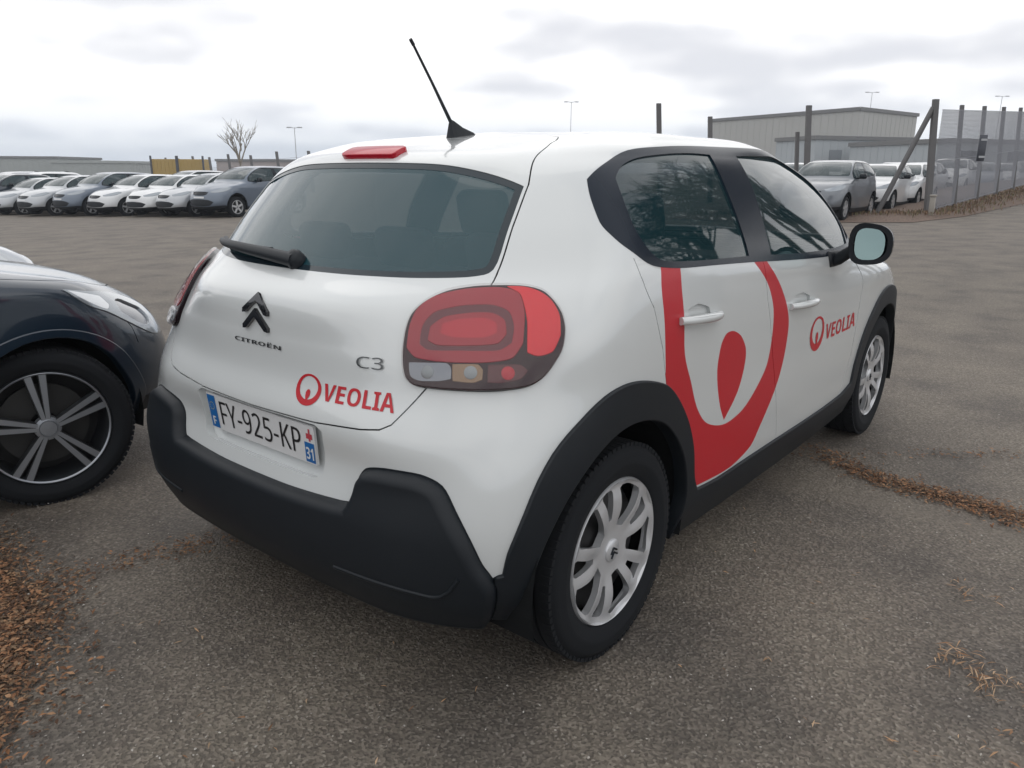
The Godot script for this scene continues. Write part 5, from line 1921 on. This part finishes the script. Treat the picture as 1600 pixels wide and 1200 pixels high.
func litters() -> void:
	var brown := [Color(0.18, 0.085, 0.040), Color(0.25, 0.125, 0.062), Color(0.10, 0.05, 0.027), Color(0.27, 0.155, 0.085), Color(0.065, 0.038, 0.025), Color(0.17, 0.11, 0.065)]
	var straw := [Color(0.34, 0.21, 0.12), Color(0.40, 0.28, 0.18), Color(0.20, 0.11, 0.06)]
	litter("fallen_leaves", "brown dry leaves heaped at the lower left corner", [[Vector2(-1.02, 1.06), 0.20, 0.08, 0.3, 2600], [Vector2(-0.68, 1.13), 0.15, 0.09, 0.5, 2700], [Vector2(-0.36, 1.27), 0.14, 0.07, 0.6, 2100], [Vector2(-0.12, 1.41), 0.12, 0.06, 0.6, 1200], [Vector2(-0.66, 1.0), 0.16, 0.07, 0.6, 420], [Vector2(-0.26, 1.12), 0.16, 0.07, 0.6, 240]], 31, brown, 0.022, 0.017)
	litter("leaf_crumbs", "dark crumbled leaf mould between the dry leaves at the lower left", [[Vector2(-1.02, 1.06), 0.22, 0.10, 0.3, 2600], [Vector2(-0.68, 1.12), 0.17, 0.10, 0.5, 2800], [Vector2(-0.36, 1.25), 0.16, 0.09, 0.6, 2400], [Vector2(-0.12, 1.39), 0.13, 0.08, 0.6, 1200]], 39, [Color(0.07, 0.040, 0.025), Color(0.11, 0.062, 0.036), Color(0.15, 0.09, 0.052), Color(0.045, 0.03, 0.022)], 0.010, 0.010)
	litter("leaf_litter", "thin scatter of brown leaf crumbs beside the white car's rear bumper", [[Vector2(-0.74, 0.60), 0.16, 0.05, -1.3, 260], [Vector2(-0.66, 0.36), 0.12, 0.05, -1.2, 160]], 32, brown, 0.018, 0.014)
	litter("leaf_drift", "line of brown leaf litter on the asphalt right of the front wheel", [[Vector2(0.86, -2.0), 0.14, 0.05, 0.5, 420], [Vector2(1.08, -1.88), 0.14, 0.05, 0.3, 700], [Vector2(1.30, -1.85), 0.14, 0.05, 0.0, 800], [Vector2(1.52, -1.82), 0.14, 0.055, 0.15, 900], [Vector2(1.74, -1.77), 0.14, 0.06, 0.2, 800], [Vector2(1.35, -2.5), 0.30, 0.04, -0.7, 200]], 33, brown, 0.020, 0.014)
	litter("straw_curls", "tangle of pale brown straw curls on the asphalt at the lower right", [[Vector2(1.65, -0.56), 0.055, 0.04, 0.4, 80], [Vector2(1.72, -0.48), 0.05, 0.02, 1.2, 22], [Vector2(1.58, -1.02), 0.05, 0.03, 0.4, 26], [Vector2(1.78, -0.55), 0.04, 0.03, 0.4, 24]], 34, straw, 0.042, 0.008)
	litter("stray_leaves", "single dry leaves scattered over the asphalt near the camera", [[Vector2(1.394, -0.04), 0.012, 0.012, 0.0, 3], [Vector2(1.21, -0.23), 0.01, 0.01, 0.0, 3], [Vector2(1.62, -0.11), 0.03, 0.02, 0.0, 6], [Vector2(1.76, -0.21), 0.03, 0.02, 0.0, 7], [Vector2(1.81, -0.31), 0.03, 0.02, 0.0, 6], [Vector2(1.2, -0.9), 0.5, 0.6, 0.0, 60], [Vector2(0.3, 0.9), 0.5, 0.3, 0.0, 60]], 35, straw, 0.026, 0.009)
	var tufts := []
	for k in 44:
		var q := Vector2(6.2, 23.9).lerp(Vector2(12.0, 22.2), k / 12.0) if k < 12 else Vector2(12.0, 22.2).lerp(Vector2(30.0, 42.0), (k - 12) / 32.0)
		var w := spot(q.x, q.y)
		tufts.append([Vector2(w.x, w.z), 0.55, 0.35, 0.6, 130])
	litter("dry_grass", "dry reddish-brown grass on the bank under the fence", tufts, 38, [Color(0.16, 0.10, 0.06), Color(0.22, 0.15, 0.095), Color(0.12, 0.07, 0.045), Color(0.15, 0.14, 0.07)], 0.12, 0.05, true)
	var pale := [Color(0.30, 0.28, 0.25), Color(0.22, 0.20, 0.18), Color(0.16, 0.14, 0.12), Color(0.40, 0.38, 0.35)]
	litter("grit", "loose pale grit on the asphalt", [[Vector2(1.0, -0.4), 0.9, 0.9, 0.0, 1500], [Vector2(0.2, 0.9), 0.6, 0.35, 0.0, 900], [Vector2(1.6, -2.0), 0.8, 1.2, 0.0, 900], [Vector2(-1.1, 0.9), 0.5, 0.4, 0.0, 300]], 36, pale, 0.0075, 0.009)


func _ready() -> void:
	var cam := Camera3D.new()
	cam.name = "camera"
	cam.transform = Transform3D(Basis.from_euler(Vector3(deg_to_rad(-15.443), deg_to_rad(39.1885), deg_to_rad(0.302))), EYE)
	cam.fov = 53.064
	cam.near = 0.05
	cam.far = 1200.0
	cam.current = true
	add_child(cam)
	var env := Environment.new()
	env.background_mode = Environment.BG_SKY
	var pano := PanoramaSkyMaterial.new()
	pano.panorama = sky_image()
	var sky := Sky.new()
	sky.sky_material = pano
	env.sky = sky
	env.tonemap_mode = Environment.TONE_MAPPER_LINEAR
	env.tonemap_exposure = 1.05
	env.fog_enabled = true
	env.fog_density = 0.0010
	env.fog_light_color = Color(0.86, 0.89, 0.93)
	env.sdfgi_enabled = true
	env.ssao_enabled = true
	env.ssil_enabled = true
	var we := WorldEnvironment.new()
	we.name = "environment"
	we.environment = env
	add_child(we)
	var sun := DirectionalLight3D.new()
	sun.name = "sun"
	sun.light_energy = 0.16
	sun.light_angular_distance = 60.0
	sun.light_color = Color(1.0, 0.98, 0.95)
	sun.shadow_enabled = true
	add_child(sun)
	sun.look_at_from_position(Vector3(-4, 9, -5), Vector3.ZERO, Vector3.UP)
	materials()
	ground()
	surroundings()
	white_car()
	parked_cars()
	litters()
